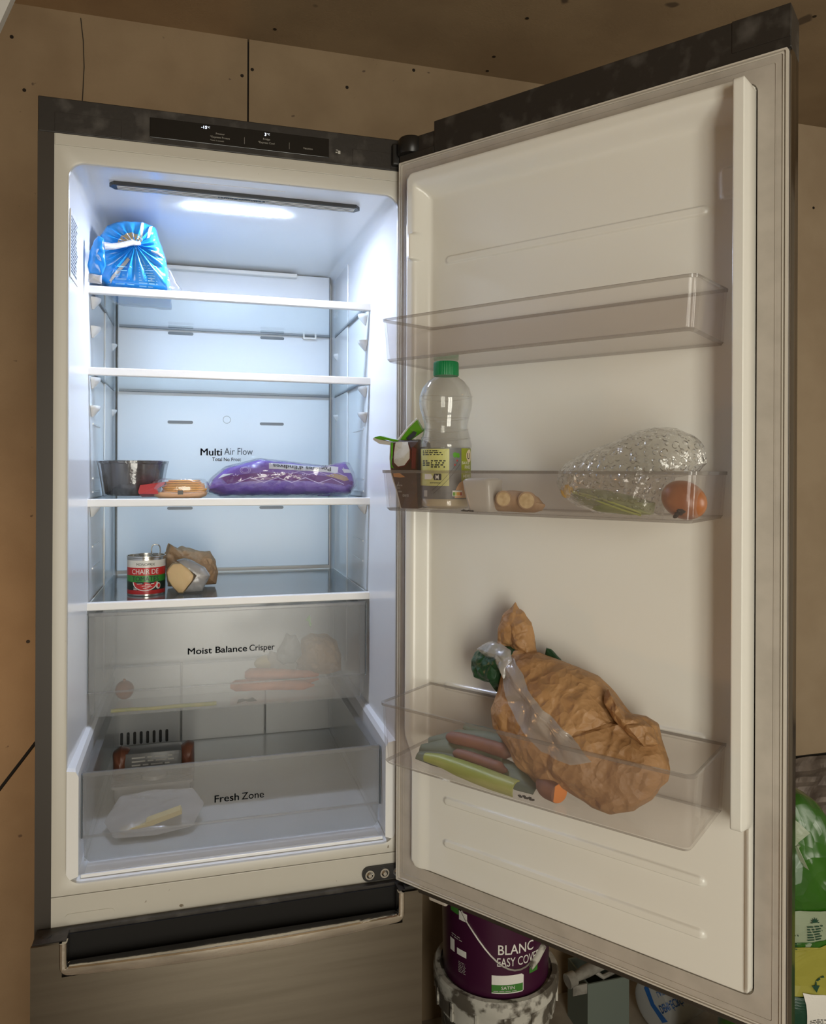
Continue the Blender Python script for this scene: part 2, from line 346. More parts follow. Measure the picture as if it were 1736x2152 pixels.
def crumple(p, sc, seed):
    """height of crushed sheet: straight folds in random directions plus cell ridges"""
    if seed not in _fold:
        rnd = random.Random(seed*13+5); l = []
        for k in range(9):
            v = Vector((rnd.gauss(0, 1), rnd.gauss(0, 1), rnd.gauss(0, 1))).normalized()
            l.append((v, 0.35*1.28**k, rnd.random()*7, 0.75/1.16**k))
        _fold[seed] = l
    q = p*sc+Vector((seed*3.7, seed*1.3, seed*7.1))
    w = q+0.45*noise.noise_vector(q*0.55)
    h = 0.0
    for v, f, ph, am in _fold[seed]:
        x = (v.dot(w)*f+ph) % 2.0
        g_ = 0.5+0.5*noise.noise(q*0.5+Vector((ph*9, 0, ph)))
        h += am*g_*(abs(x-1.0)*2-1)
    d = noise.voronoi(q)[0]
    return 0.62*h+0.75*(d[1]-d[0])-0.2
def pillow(bm, outline, center, dirv, front, back, rings=14, seg=84, amp=0.0, sc=25, seed=1, power=0.5, edge=0.25, mi=0, flat=0.0):
    """crumpled, stuffed bag: outline in space, swollen along dirv; outline points must see the centre"""
    o = resample(outline, seg); c = Vector(center); d = Vector(dirv).normalized()
    def pt(r, k, side):
        p = c.lerp(o[k], r); h = (max(0.0, 1-r**2))**power
        t = (front if side > 0 else -back)*h
        w = (edge+(1-edge)*h)
        q = p+d*t
        return q+d*side*amp*w*crumple(q, sc, seed+(5 if side < 0 else 0))
    ring0 = [bm.verts.new(o[k]+(o[k]-c).normalized()*amp*0.5*crumple(o[k], sc, seed)) for k in range(seg)]
    for side in (1, -1):
        prev = ring0
        for i in range(rings-1, 0, -1):
            r = (i/rings)**0.8
            cur = [bm.verts.new(pt(r, k, side)) for k in range(seg)]
            for k in range(seg):
                f = bm.faces.new((prev[k], prev[(k+1) % seg], cur[(k+1) % seg], cur[k])); f.material_index = mi
            prev = cur
        v = bm.verts.new(pt(0, 0, side))
        for k in range(seg): bm.faces.new((prev[k], prev[(k+1) % seg], v)).material_index = mi
    return bm
def PIL(*a, **k): return pillow(bmesh.new(), *a, **k)
def blob(bm, c, r, amp=0.0, sc=20, seed=1, sub=3, rot=None, mi=0):
    rr = bmesh.ops.create_icosphere(bm, subdivisions=sub, radius=1.0)
    c = Vector(c)
    for v in rr['verts']:
        p = Vector((v.co.x*r[0], v.co.y*r[1], v.co.z*r[2])); k = 1+amp*noise.noise(p*sc+Vector((seed*2.3, seed, 0)))
        p = p*k
        if rot: p = rot @ p
        v.co = c+p
    for f in set(f for v in rr['verts'] for f in v.link_faces): f.material_index = mi
    return bm
_tc = {}
def text2d(txt, bold=0.0, res=3):
    """letter shapes as flat triangles: verts, faces, width, height (height 1 = capital height)"""
    key = (txt, bold)
    if key in _tc: return _tc[key]
    cu = bpy.data.curves.new('t', 'FONT'); cu.body = txt; cu.size = 1.0; cu.resolution_u = res
    ob = bpy.data.objects.new('t', cu); COL.objects.link(ob)
    me = bpy.data.meshes.new_from_object(ob)
    vs = [(v.co.x, v.co.y) for v in me.vertices]; fs = [tuple(p.vertices) for p in me.polygons]
    bpy.data.objects.remove(ob); bpy.data.curves.remove(cu); bpy.data.meshes.remove(me)
    x0 = min(v[0] for v in vs); x1 = max(v[0] for v in vs)
    if bold:      # heavier strokes: shifted copies of the same letters
        n0 = len(vs); v0, f0 = list(vs), list(fs)
        for dx, dy in ((bold, 0), (-bold, 0), (0, bold*0.6), (0, -bold*0.6)):
            k = len(vs); vs += [(x+dx, y+dy) for x, y in v0]; fs += [tuple(i+k for i in f) for f in f0]
    out = ([((v[0]-x0)/0.7, v[1]/0.7) for v in vs], fs, (x1-x0)/0.7)
    _tc[key] = out; return out
def put_text(bm, txt, fn, width=None, height=0.01, bold=0.0, rot180=False, mi=0, shear=0.0, at=(0, 0), center=False):
    """fn maps (a, b) in metres to space; a runs right, b up; width rescales"""
    vs, fs, w = text2d(txt, bold)
    sx = (width/w) if width else height
    tw = w*sx
    nv = []
    for x, y in vs:
        a, b = x*sx, y*height
        if center: a -= tw/2
        if rot180: a, b = (-a, -b) if center else (tw-a, height-b)
        a2, b2 = a+at[0], b+at[1]+shear*a
        nv.append(bm.verts.new(fn(a2, b2)))
    for f in fs:
        try: bm.faces.new([nv[i] for i in f]).material_index = mi
        except ValueError: pass
    return bm
def TX(txt, fn, **k): return put_text(bmesh.new(), txt, fn, **k)
def greek(bm, fn, x0, x1, z0, z1, rows, seed=1, fill=0.55, mi=0):
    """rows of tiny illegible word marks"""
    rnd = random.Random(seed); h = (z1-z0)/rows
    for i in range(rows):
        z = z1-(i+0.5)*h; x = x0; end = x1-rnd.random()*(x1-x0)*0.3
        while x < end:
            w = h*(1.0+rnd.random()*2.5)
            b = min(x+w, end)
            vs = [bm.verts.new(fn(*q)) for q in ((x, z-h*fill/2), (b, z-h*fill/2), (b, z+h*fill/2), (x, z+h*fill/2))]
            bm.faces.new(vs).material_index = mi
            x += w+h*0.6
    return bm
def on_mesh(obj_bm, frame_dir, off=0.0006):
    """function that drops points onto a mesh along frame_dir"""
    tr = BVHTree.FromBMesh(obj_bm); d = Vector(frame_dir).normalized()
    def f(p):
        p = Vector(p); h = tr.ray_cast(p-d*0.6, d, 1.5)
        if h[0] is None:
            h = tr.find_nearest(p); return h[0]-d*off
        return h[0]-d*off
    return f
def patch(bm, poly, fn, mi=0, n=6):
    """a printed patch: polygon subdivided and laid on a surface by fn(a, b)"""
    m = len(poly); cx = sum(p[0] for p in poly)/m; cy = sum(p[1] for p in poly)/m
    pts = []
    for i in range(m):
        a, b = poly[i], poly[(i+1) % m]
        for k in range(n): pts.append((a[0]+(b[0]-a[0])*k/n, a[1]+(b[1]-a[1])*k/n))
    prev = [bm.verts.new(fn(*p)) for p in pts]; q = len(pts)
    for i in range(1, n):
        t = i/n
        cur = [bm.verts.new(fn(p[0]+(cx-p[0])*t, p[1]+(cy-p[1])*t)) for p in pts]
        for k in range(q): bm.faces.new((prev[k], prev[(k+1) % q], cur[(k+1) % q], cur[k])).material_index = mi
        prev = cur
    v = bm.verts.new(fn(cx, cy))
    for k in range(q): bm.faces.new((prev[k], prev[(k+1) % q], v)).material_index = mi
    return bm
#@@STRUCT
# ------------------------------------------------------------------ room
CEILZ = 2.556; WY = 0.715
XL, XR, YF = -1.6, 3.0, -3.0
floor = struct('floor', B(XL-0.1, XR+0.1, YF-0.1, WY+0.12, -0.06, 0.0), m_floor)
ceiling = struct('ceiling', B(XL-0.1, XR+0.1, YF-0.1, WY+0.12, CEILZ, CEILZ+0.05), m_ceil)
wall_back = struct('wall_back', B(XL-0.1, XR+0.1, WY+0.012, WY+0.12, 0, CEILZ), m_gap)
def dz(x): return 0.8279+1.326*(x+0.1378)
m_boardlit = M('fibreboard_sidelit', (0.40, 0.305, 0.20), 0.75, col2=(0.35, 0.26, 0.165), nscale=5, bump=0.2, bscale=200)  # lighter copy of the board colour, standing in for light from the right
def board(poly, m=None): return child('wall_board', prism(bmesh.new(), poly, XZ, WY, WY+0.013), m or m_board, wall_back)
g = 0.0022
board([(XL, CEILZ), (XL, 0.0), (-0.76, 0.0), (0.348-g, dz(0.348)+0.006), (0.348-g, CEILZ)])
board([(-0.75, 0.0), (0.348-g, 0.0), (0.348-g, dz(0.348)-0.006)])
board([(0.348+g, 0.60), (1.56, 0.60), (1.56, CEILZ), (0.348+g, CEILZ)])
board([(0.348+g, 0.0), (1.56, 0.0), (1.56, 0.596), (0.348+g, 0.596)])
board([(1.564, 0.592), (XR, 0.592), (XR, CEILZ), (1.564, CEILZ)], m_boardlit)
board([(1.564, 0.0), (1.80, 0.0), (1.80, 0.588), (1.564, 0.588)])
for x, z in ((-0.163, 2.357), (0.333, 2.462), (0.358, 2.481), (0.78, 2.541), (-0.19, 2.477), (0.60, 2.47), (-0.15, 1.07), (2.08, 2.30)):
    child('screw', disc(bmesh.new(), (x, WY-0.0008, z), (0, 1, 0), 0.0042, 0.002, 12), m_screw, wall_back)
for x, y in ((0.408, 0.652), (0.984, 0.439), (0.971, 0.619), (0.98, 0.69), (1.636, 0.243), (0.10, 0.30)):
    child('screw', disc(bmesh.new(), (x, y, CEILZ-0.001), (0, 0, 1), 0.0045, 0.002, 12), m_screw, ceiling)
# hairline crack in the board paper, left of the seam
child('paper_crack', tube(bmesh.new(), [(-0.042, WY-0.0004, 2.545), (-0.036, WY-0.0004, 2.49), (-0.034, WY-0.0004, 2.43), (-0.037, WY-0.0004, 2.36), (-0.040, WY-0.0004, 2.31)], 0.0011, 5), m_gap, wall_back)
# crinkled insulation below the boards at the right
bm = bmesh.new(); nx, nz = 90, 46; rows = []
for j in range(nz):
    row = []
    for i in range(nx):
        p = Vector((1.803+1.197*i/(nx-1), 0, 0.586*j/(nz-1)))
        q = Vector((p.x*0.6, 0, p.z*1.6))
        row.append(bm.verts.new((p.x, WY-0.012-0.030*crumple(q, 11, 3), p.z)))
    rows.append(row)
for j in range(nz-1):
    for i in range(nx-1): bm.faces.new((rows[j][i], rows[j][i+1], rows[j+1][i+1], rows[j+1][i]))
ins = child('insulation_sheet', bm, m_foil, wall_back)
m_plaster = M('pale_plaster', (0.68, 0.63, 0.54), 0.85, bump=0.2, bscale=60)
struct('wall_left', B(XL-0.1, XL, YF, WY, 0, CEILZ), m_board)
bm = bmesh.new()
for a in ((XR, XR+0.1, YF, -2.1, 0, CEILZ), (XR, XR+0.1, -1.1, WY, 0, CEILZ), (XR, XR+0.1, -2.1, -1.1, 0, 0.95), (XR, XR+0.1, -2.1, -1.1, 2.05, CEILZ)): box(bm, *a)
struct('wall_right', bm, m_plaster)
bm = bmesh.new()
for a in ((XL, -0.05, YF-0.1, YF, 0, CEILZ), (0.95, XR, YF-0.1, YF, 0, CEILZ), (-0.05, 0.95, YF-0.1, YF, 2.3, CEILZ)): box(bm, *a)
struct('wall_front', bm, m_plaster)
def window(n, o, au, w, h, kind='window_%d'):
    u = Vector(au); z = Vector((0, 0, 1)); d = u.cross(z)
    def bar(bm, a0, a1, b0, b1):
        ps = [Vector(o)+u*a+z*b+d*t for a in (a0, a1) for b in (b0, b1) for t in (-0.025, 0.025)]
        x0, x1 = min(p.x for p in ps), max(p.x for p in ps); y0, y1 = min(p.y for p in ps), max(p.y for p in ps); z0, z1 = min(p.z for p in ps), max(p.z for p in ps)
        box(bm, x0, x1, y0, y1, z0, z1)
    bm = bmesh.new(); t = 0.05
    bar(bm, 0, w, 0, t); bar(bm, 0, w, h-t, h); bar(bm, 0, t, t, h-t); bar(bm, w-t, w, t, h-t); bar(bm, w/2-t/2, w/2+t/2, t, h-t)
    f = struct(kind % n, bm, m_winframe)
    bm = bmesh.new(); ps = [Vector(o)+u*a+z*b for a, b in ((t, t), (w-t, t), (w-t, h-t), (t, h-t))]
    loft(bm, [[p-d*0.003 for p in ps], [p+d*0.003 for p in ps]])
    child('window_pane', bm, m_window, f)
window(1, (-0.05, YF-0.05, 0.0), (1, 0, 0), 1.0, 2.3, 'door_%d')
window(1, (XR+0.05, -2.1, 0.95), (0, 1, 0), 1.0, 1.1)

# ------------------------------------------------------------------ refrigerator: cabinet
FR = Thing('refrigerator', 'tall dark steel fridge freezer standing open, white lit interior full of shelves', 'refrigerator', (0.2975, 0.33, 0.0))
Wd = 0.595; TOP = 2.03
bm = bmesh.new()
box(bm, 0, 0.0227, 0.0, 0.66, 0.03, 1.977); box(bm, Wd-0.0227, Wd, 0.0, 0.66, 0.03, 1.977)
box(bm, 0.0227, Wd-0.0227, 0.62, 0.66, 0.03, 1.977); box(bm, 0.0227, Wd-0.0227, 0.02, 0.62, 0.03, 0.08)
cab = FR.part('cabinet_shell', bm, m_darkcab)
for x in (0.05, 0.545):
    for y in (0.08, 0.6): FR.part('foot', lathe(bmesh.new(), [(0.022, 0.0), (0.022, 0.012), (0.012, 0.014), (0.012, 0.032)], (x, y, 0), 16), m_black)
hd = FR.part('top_header', B(0, Wd, 0.0, 0.66, 1.9772, TOP, 0.0015), m_dark)
FR.part('hinge_cover_plate', B(0.0231, 0.1166, -0.0007, 0.002, 1.9797, 2.0078, 0.0005), m_dark, hd)
FR.part('hinge_cover_plate', B(0.476, 0.541, -0.0007, 0.002, 1.979, 2.006, 0.0005), m_dark, hd)
disp = FR.part('control_display', B(0.1577, 0.4364, -0.0012, 0.002, 1.9862, 2.0170, 0.0006), m_blackgloss, label='black glass control display with lit temperatures')
fy = lambda y: (lambda a, b: (a, y, b))
def ftext(txt, x, z, h, mat, parent, y, width=None, bold=0.0, center=False, name='lettering', rot=False, shear=0):
    return FR.part(name, TX(txt, fy(y), width=width, height=h, bold=bold, at=(x, z), center=center, rot180=rot, shear=shear), mat, parent)
Yd = -0.0015
ftext('-15', 0.2345, 2.0093, 0.0042, m_led, disp, Yd, width=0.0085, bold=0.008); ftext('°C', 0.2435, 2.0108, 0.0025, m_led, disp, Yd, width=0.004)
ftext('3', 0.3325, 2.0095, 0.0046, m_led, disp, Yd, bold=0.008); ftext('°C', 0.3362, 2.0110, 0.0027, m_led, disp, Yd, width=0.0042)
ftext('Freezer', 0.2567, 2.0022, 0.0030, m_dprint, disp, Yd, width=0.0135)
ftext('*Express Freeze', 0.2480, 1.9965, 0.0030, m_dprint, disp, Yd, width=0.030)
ftext('*Hold 3 seconds', 0.2480, 1.9915, 0.0022, m_dprint, disp, Yd, width=0.021)
ftext('Fridge', 0.3300, 2.0026, 0.0030, m_dprint, disp, Yd, width=0.011)
ftext('*Express Cool', 0.3220, 1.9968, 0.0030, m_dprint, disp, Yd, width=0.026)
ftext('Vacation', 0.3940, 1.9955, 0.0030, m_dprint, disp, Yd, width=0.0155)
for x in (0.3005, 0.3715): FR.part('divider_line', B(x, x+0.0004, Yd, Yd+0.001, 1.9925, 2.0030), m_dprint, disp)
# printed open-door mark right of the display
bm = bmesh.new(); box(bm, 0.4515, 0.4555, -0.0004, 0.001, 1.9945, 2.0000); box(bm, 0.4475, 0.4505, -0.0004, 0.001, 1.9960, 1.9975); box(bm, 0.448, 0.4515, -0.0004, 0.001, 2.0, 2.0012)
FR.part('door_symbol', bm, m_gprint, hd)
# white liner: frame face, rolled lip and cavity
def ringpts(x0, x1, z0, z1, r, y, n=8): return [(a, y, b) for a, b in rrect(x0, x1, z0, z1, r, n)]
X0, X1, Z0, Z1 = 0.0435, 0.5535, 0.848, 1.935
def outer_pts(x0, x1, z0, z1, y, n=8):
    out = []
    for (cx, cz, s) in ((x1, z1, 0), (x0, z1, 1), (x0, z0, 2), (x1, z0, 3)):
        for k in range(n+1): out.append((cx, y, cz))
    return out
def frame_ring(bm, y):
    a = [bm.verts.new(p) for p in outer_pts(0.0227, Wd-0.0227, 0.8322, 1.9765, y)]
    a2 = [bm.verts.new(p) for p in outer_pts(0.0227, Wd-0.0227, 0.8322, 1.9765, y+0.02)]
    r1 = [bm.verts.new(p) for p in ringpts(X0-0.004, X1+0.004, Z0-0.004, Z1+0.004, 0.026, y)]
    r2 = [bm.verts.new(p) for p in ringpts(X0-0.001, X1+0.001, Z0-0.001, Z1+0.001, 0.023, y+0.0012)]
    r3 = [bm.verts.new(p) for p in ringpts(X0, X1, Z0, Z1, 0.022, y+0.005)]
    n = len(a)
    for p, q in ((a2, a), (a, r1), (r1, r2), (r2, r3)):
        for i in range(n):
            j = (i+1) % n
            vs = []
            for v in (p[i], p[j], q[j], q[i]):
                if not any((v.co-w.co).length < 1e-7 for w in vs): vs.append(v)
            if len(vs) >= 3: bm.faces.new(vs)
    bmesh.ops.remove_doubles(bm, verts=bm.verts[:], dist=1e-6)
    return bm
liner_frame = FR.part('liner_frame', frame_ring(bmesh.new(), 0.0005), m_frameshade, smooth=True, ang=0.5)
FR.part('frame_top_strip', B(0.0235, Wd-0.0235, -0.0012, 0.003, 1.9595, 1.9765, 0.0008), m_frameshade, liner_frame)
bm = bmesh.new()
L = [ringpts(X0, X1, Z0, Z1, 0.022, 0.0055), ringpts(X0+0.0005, X1-0.0005, Z0+0.002, Z1+0.003, 0.022, 0.03), ringpts(X0+0.003, X1-0.003, Z0+0.004, Z1+0.010, 0.022, 0.56), ringpts(X0+0.012, X1-0.012, Z0+0.012, Z1+0.004, 0.02, 0.60)]
loft(bm, L, cap0=False, cap1=True)
liner = FR.part('inner_liner', bm, m_inner, smooth=True, ang=0.6)
for sx in (0, 1):
    bm = bmesh.new(); loops = []
    for y, xo, zt in ((0.0015, 0.0600, 1.018), (0.010, 0.0585, 1.0205), (0.30, 0.0545, 1.0205), (0.585, 0.0545, 1.0205)):
        pr = [(X0-0.0005, 0.852), (xo, 0.858), (xo, zt-0.010), (xo-0.004, zt-0.002), (X0-0.0005, zt)]
        loops.append([((x if not sx else X0+X1-x), y, z) for x, z in pr])
    loft(bm, loops); FR.part('side_ledge', bm, m_inner, liner)
FR.part('floor_step', B(0.066, 0.531, 0.02, 0.56, 0.8505, 0.8535, 0.001), m_inner, liner)
FR.part('floor_ridge', B(0.062, 0.535, 0.012, 0.0165, 0.8495, 0.8545, 0.001), m_inner, liner)
# back panel with slots and lettering
bp = FR.part('back_panel', B(0.056, 0.535, 0.583, 0.596, 1.245, 1.938, 0.002), m_back)
for x in (0.0552, 0.5344): FR.part('panel_edge_shade', B(x, x+0.0014, 0.5815, 0.59, 1.245, 1.938), m_gline, bp)  # dark strips painted in for the shade along the panel's recessed edges
slotz = (1.785, 1.582, 1.385)
for z in slotz:
    for x in (0.1635, 0.3705):
        poly = rrect(x, x+0.056, z-0.0033, z+0.0033, 0.0032, 4)
        FR.part('air_slot', prism(bmesh.new(), poly, XZ, 0.5822, 0.586), m_gline, bp)
bm = bmesh.new(); tube(bm, [(0.295+0.0085*math.cos(a*0.3), 0.5825, 1.590+0.0085*math.sin(a*0.3)) for a in range(22)], 0.0006, 6); FR.part('plug_ring', bm, m_gprint, bp)
ftext('Multi', 0.2365, 1.5065, 0.0162, m_print, bp, 0.5824, width=0.0475, bold=0.018)
ftext('Air Flow', 0.2895, 1.5085, 0.0162, m_print, bp, 0.5824, width=0.065)
ftext('Total No Frost', 0.2625, 1.4935, 0.0085, m_print, bp, 0.5824, width=0.065, bold=0.006)
bm = bmesh.new(); box(bm, 0.470, 0.502, 0.574, 0.583, 1.786, 1.7895); box(bm, 0.470, 0.474, 0.574, 0.583, 1.7895, 1.797); box(bm, 0.498, 0.502, 0.574, 0.583, 1.7895, 1.797)
FR.part('sensor_clip', bm, m_trim, bp)
FR.part('top_duct_rail', B(0.06, 0.455, 0.565, 0.583, 1.928, 1.937, 0.002), m_trim, bp)
# lower back: three panels and vent slots
lb = FR.part('lower_back_panel', B(0.05, 0.194, 0.568, 0.594, 0.856, 1.03, 0.001), m_inner)
FR.part('lower_back_panel', B(0.1985, 0.382, 0.568, 0.594, 0.856, 1.03, 0.001), m_inner); FR.part('lower_back_panel', B(0.3865, 0.545, 0.568, 0.594, 0.856, 1.03, 0.001), m_inner)
for k in range(8):
    x = 0.0665+k*0.0137
    FR.part('vent_slot', prism(bmesh.new(), rrect(x, x+0.0062, 0.832+0.026, 0.886, 0.003, 4), XZ, 0.5672, 0.572), m_black, lb)
# ceiling vent and LED strip
vb = FR.part('ceiling_vent', prism(bmesh.new(), [(0.099, 0.070), (0.497, 0.070), (0.505, 0.082), (0.497, 0.094), (0.099, 0.094), (0.091, 0.082)], lambda a, b, d: (a, b, d), 1.9325, 1.945), m_black, label='black slatted cooling vent')
for y in (0.0755, 0.082, 0.0885):
    if abs(y-0.082) < 0.001:
        FR.part('vent_slat', B(0.103, 0.262, y-0.0008, y+0.0008, 1.9318, 1.9335), m_trim, vb); FR.part('vent_slat', B(0.340, 0.495, y-0.0008, y+0.0008, 1.9318, 1.9335), m_trim, vb)
    elif y < 0.08: FR.part('vent_slat', B(0.103, 0.495, y-0.0008, y+0.0008, 1.9318, 1.9335), m_trim, vb)
    else: FR.part('vent_slat', B(0.103, 0.495, y-0.0008, y+0.0008, 1.9318, 1.9335), m_trim, vb)
FR.part('lettering', TX('Door Cooling+', lambda a, b: (a, 0.0855-b, 1.9320), width=0.072, height=0.0075, bold=0.01, at=(0.265, 0.0)), m_trim, vb)
led = FR.part('light_strip', prism(bmesh.new(), rrect(0.207, 0.387, 0.146, 0.178, 0.0155, 6), XY, 1.9388, 1.9398), m_lamp, label='bright cool white light strip')
FR.part('ceiling_groove', B(0.19, 0.37, 0.040, 0.0415, 1.9375, 1.942), m_trim, liner)
# rating label on the left wall
rl = FR.part('rating_label', B(0.0440, 0.0452, 0.006, 0.078, 1.765, 1.868), m_trim, liner)
bm = bmesh.new(); fn = lambda a, b: (0.0455, a, b)
greek(bm, fn, 0.010, 0.074, 1.772, 1.860, 17, 4); FR.part('label_print', bm, m_print, liner)
# shelf supports moulded in the side walls
for sx in (0, 1):
    for y, zs, sc in ((0.245, (1.783, 1.731, 1.639, 1.588, 1.4065), 0.82), (0.548, (1.748, 1.604), 0.7)):
        for z in zs:
            bm = bmesh.new(); prof = [(0.021, 0.0), (0.021, -0.004), (0.018, -0.009), (0.010, -0.018), (0.004, -0.024)]
            loops = []
            for r, h in prof:
                loops.append([((X0+0.002+0.9*r*sc*math.sin(math.pi*k/12)) if not sx else (X1-0.002-0.9*r*sc*math.sin(math.pi*k/12)), y+r*sc*math.cos(math.pi*k/12), z+h*sc) for k in range(13)])
            loft(bm, loops); FR.part('shelf_support', bm, m_inner, liner, smooth=True, ang=0.6)
    for z in (1.555, 1.455, 1.43, 1.33, 1.29):
        x = X0+0.0015 if not sx else X1-0.0030
        FR.part('wall_rib', B(x, x+0.0015+0.0006, 0.26, 0.36, z, z+0.003), m_inner, liner)
    x = X0+0.0025 if not sx else X1-0.006
    FR.part('wall_column', B(x, x+0.0035, 0.42, 0.58, 1.05, 1.93, 0.0015), m_inner, liner)
# shelves
SHELF = (1.7965, 1.6527, 1.4201, 1.2371)
for i, z in enumerate(SHELF):
    mg = m_glass if i < 3 else m_glassdirty
    s = FR.part('shelf', B(0.0490, 0.5465, 0.212, 0.575, z-0.0042, z-0.0002), mg)
    FR.part('shelf_trim', B(0.0420, 0.5535, 0.2015, 0.2145, z-0.0132, z+0.0006, 0.0015), m_trim, s)
    FR.part('shelf_rear_rail', B(0.060, 0.535, 0.5745, 0.5785, z-0.0048, z+0.0012), m_gline if i < 3 else m_trim, s)
    for x in (0.0475, 0.5462): FR.part('shelf_side_rail', B(x, x+0.0022, 0.214, 0.574, z-0.0052, z+0.0004), m_gline if i != 3 else m_trim, s)
# drawers
def drawer(yf, x0, x1, zt, zlip, zb, yback, bx0, bx1, word1, word2, tx, tz, tw1, tw2, hgt, shear):
    d = FR.part('drawer', B(x0, x1, yf, yf+0.005, zlip, zt, 0.0015), m_drawer)
    bm = bmesh.new(); box(bm, x0, x1, yf-0.0015, yf+0.004, zt-0.006, zt+0.001, 0.001); FR.part('front_rim', bm, m_drawer, d)
    for xa in (x0-0.0016, x1): FR.part('front_edge', B(xa, xa+0.0016, yf-0.0005, yf+0.006, zlip, zt-0.002), m_gline, d)
    FR.part('front_rim', B(x0, x1, yf-0.001, yf+0.004, zlip-0.001, zlip+0.0025, 0.0008), m_basin, d)
    poly = [(x0+0.001, zlip), (x0+0.0025, zb+0.008), (x0+0.010, zb), (x1-0.010, zb), (x1-0.0025, zb+0.008), (x1-0.001, zlip)]
    FR.part('front_lip', prism(bmesh.new(), poly, XZ, yf+0.006, yf+0.010), m_drawer, d)
    bm = bmesh.new()
    box(bm, bx0, bx1, yf+0.010, yback, zb, zb+0.0025); box(bm, bx0, bx0+0.003, yf+0.006, yback, zb+0.0025, zt-0.004); box(bm, bx1-0.003, bx1, yf+0.006, yback, zb+0.0025, zt-0.004); box(bm, bx0+0.003, bx1-0.003, yback-0.003, yback, zb+0.0025, zt-0.035)
    FR.part('basin', bm, m_basin, d)
    for xa, xb in ((bx0-0.001, bx0+0.011), (bx1-0.011, bx1+0.001)): FR.part('side_rail', B(xa, xb, yf+0.006, yback, zt-0.006, zt-0.003), m_drawer, d)
    ftext(word1, tx, tz, hgt, m_print, d, yf-0.0004, width=tw1, bold=0.02, shear=shear)
    ftext(word2, tx+tw1+0.0045, tz, hgt, m_print, d, yf-0.0004, width=tw2, bold=0.006, shear=shear)
    return d
drawer(0.200, 0.0465, 0.5445, 1.2195, 1.0780, 1.0345, 0.560, 0.056, 0.535, 'Moist Balance', 'Crisper', 0.2152, 1.1375, 0.1050, 0.0460, 0.0115, 0.0)
drawer(0.040, 0.0600, 0.5360, 0.9985, 0.8975, 0.8570, 0.556, 0.0620, 0.5340, 'Fresh', 'Zone', 0.2600, 0.9310, 0.0385, 0.0360, 0.0115, 0.0)
# crossbar, hinge bracket
xb = FR.part('crossbar', B(0.0215, Wd-0.0215, 0.0, 0.05, 0.77, 0.8312, 0.0012), m_frameshade)
FR.part('recess_pad', prism(bmesh.new(), rrect(0.042, 0.112, 0.7905, 0.8045, 0.0065, 5), XZ, -0.0008, 0.002), m_frameshade, xb)
br = FR.part('hinge_bracket', prism(bmesh.new(), rrect(0.4965, 0.60, 0.7900, 0.8135, 0.0115, 6), XZ, -0.0050, 0.0), m_black)
for x in (0.509, 0.5345, 0.557):
    bm = bmesh.new(); disc(bm, (x, -0.005, 0.8015), (0, -1, 0), 0.0078, 0.002, 20); disc(bm, (x, -0.007, 0.8015), (0, -1, 0), 0.0055, 0.0025, 20, r2=0.003)
    FR.part('screw', bm, m_screwmet, br, smooth=True)
FR.part('hinge_pin', lathe(bmesh.new(), [(0.010, 0.0), (0.010, 0.02)], (0.578, -0.028, 0.788), 20), m_black, br)
FR.part('hinge_arm', B(0.560, 0.592, -0.04, 0.0, 0.7885, 0.7925), m_black, br)
ht = FR.part('top_hinge', lathe(bmesh.new(), [(0.0, 1.996), (0.020, 1.996), (0.022, 2.0), (0.022, 2.019), (0.019, 2.023), (0.0, 2.023)], (0.5700, -0.0225, 0.0), 28, cap0=False, cap1=False), m_black, smooth=True)
FR.part('hinge_arm', B(0.542, 0.585, -0.010, 0.002, 1.984, 2.020, 0.003), m_black, ht)

# ------------------------------------------------------------------ freezer door with handle recess
FX0, FX1, FY, FT = 0.0035, 0.5885, -0.045, 0.7868
NX0, NX1, NZ = 0.0500, 0.5500, 0.7480
bm = bmesh.new()
poly = [(FX0, 0.10), (FX1, 0.10), (FX1, FT), (NX1+0.005, FT), (NX1+0.005, NZ-0.010), (NX0-0.005, NZ-0.010), (NX0-0.005, FT), (FX0, FT)]
prism(bm, poly, XZ, FY, FY+0.006)
fd = FR.part('freezer_door', bm, m_steel)
bm = bmesh.new()
box(bm, FX0+0.001, FX1-0.001, FY+0.006, -0.003, 0.10, 0.728); box(bm, FX0+0.001, NX0, FY+0.006, -0.003, 0.728, FT+0.001); box(bm, NX1, FX1-0.001, FY+0.006, -0.003, 0.728, FT+0.001)
box(bm, NX0, NX1, -0.0128, -0.003, 0.728, FT+0.001)
FR.part('door_core', bm, m_dark, fd)
FR.part('recess_back', B(NX0, NX1, -0.016, -0.0128, 0.728, FT-0.004), m_recess, fd)
bm = bmesh.new(); box(bm, NX0, NX1, FY+0.006, -0.014, 0.722, 0.730); FR.part('handle_recess', bm, m_recess, fd)
FR.part('round_cap', disc(bmesh.new(), (0.0205, -0.021, FT+0.001), (0, 0, 1), 0.0068, 0.0012, 24), m_dark, fd)
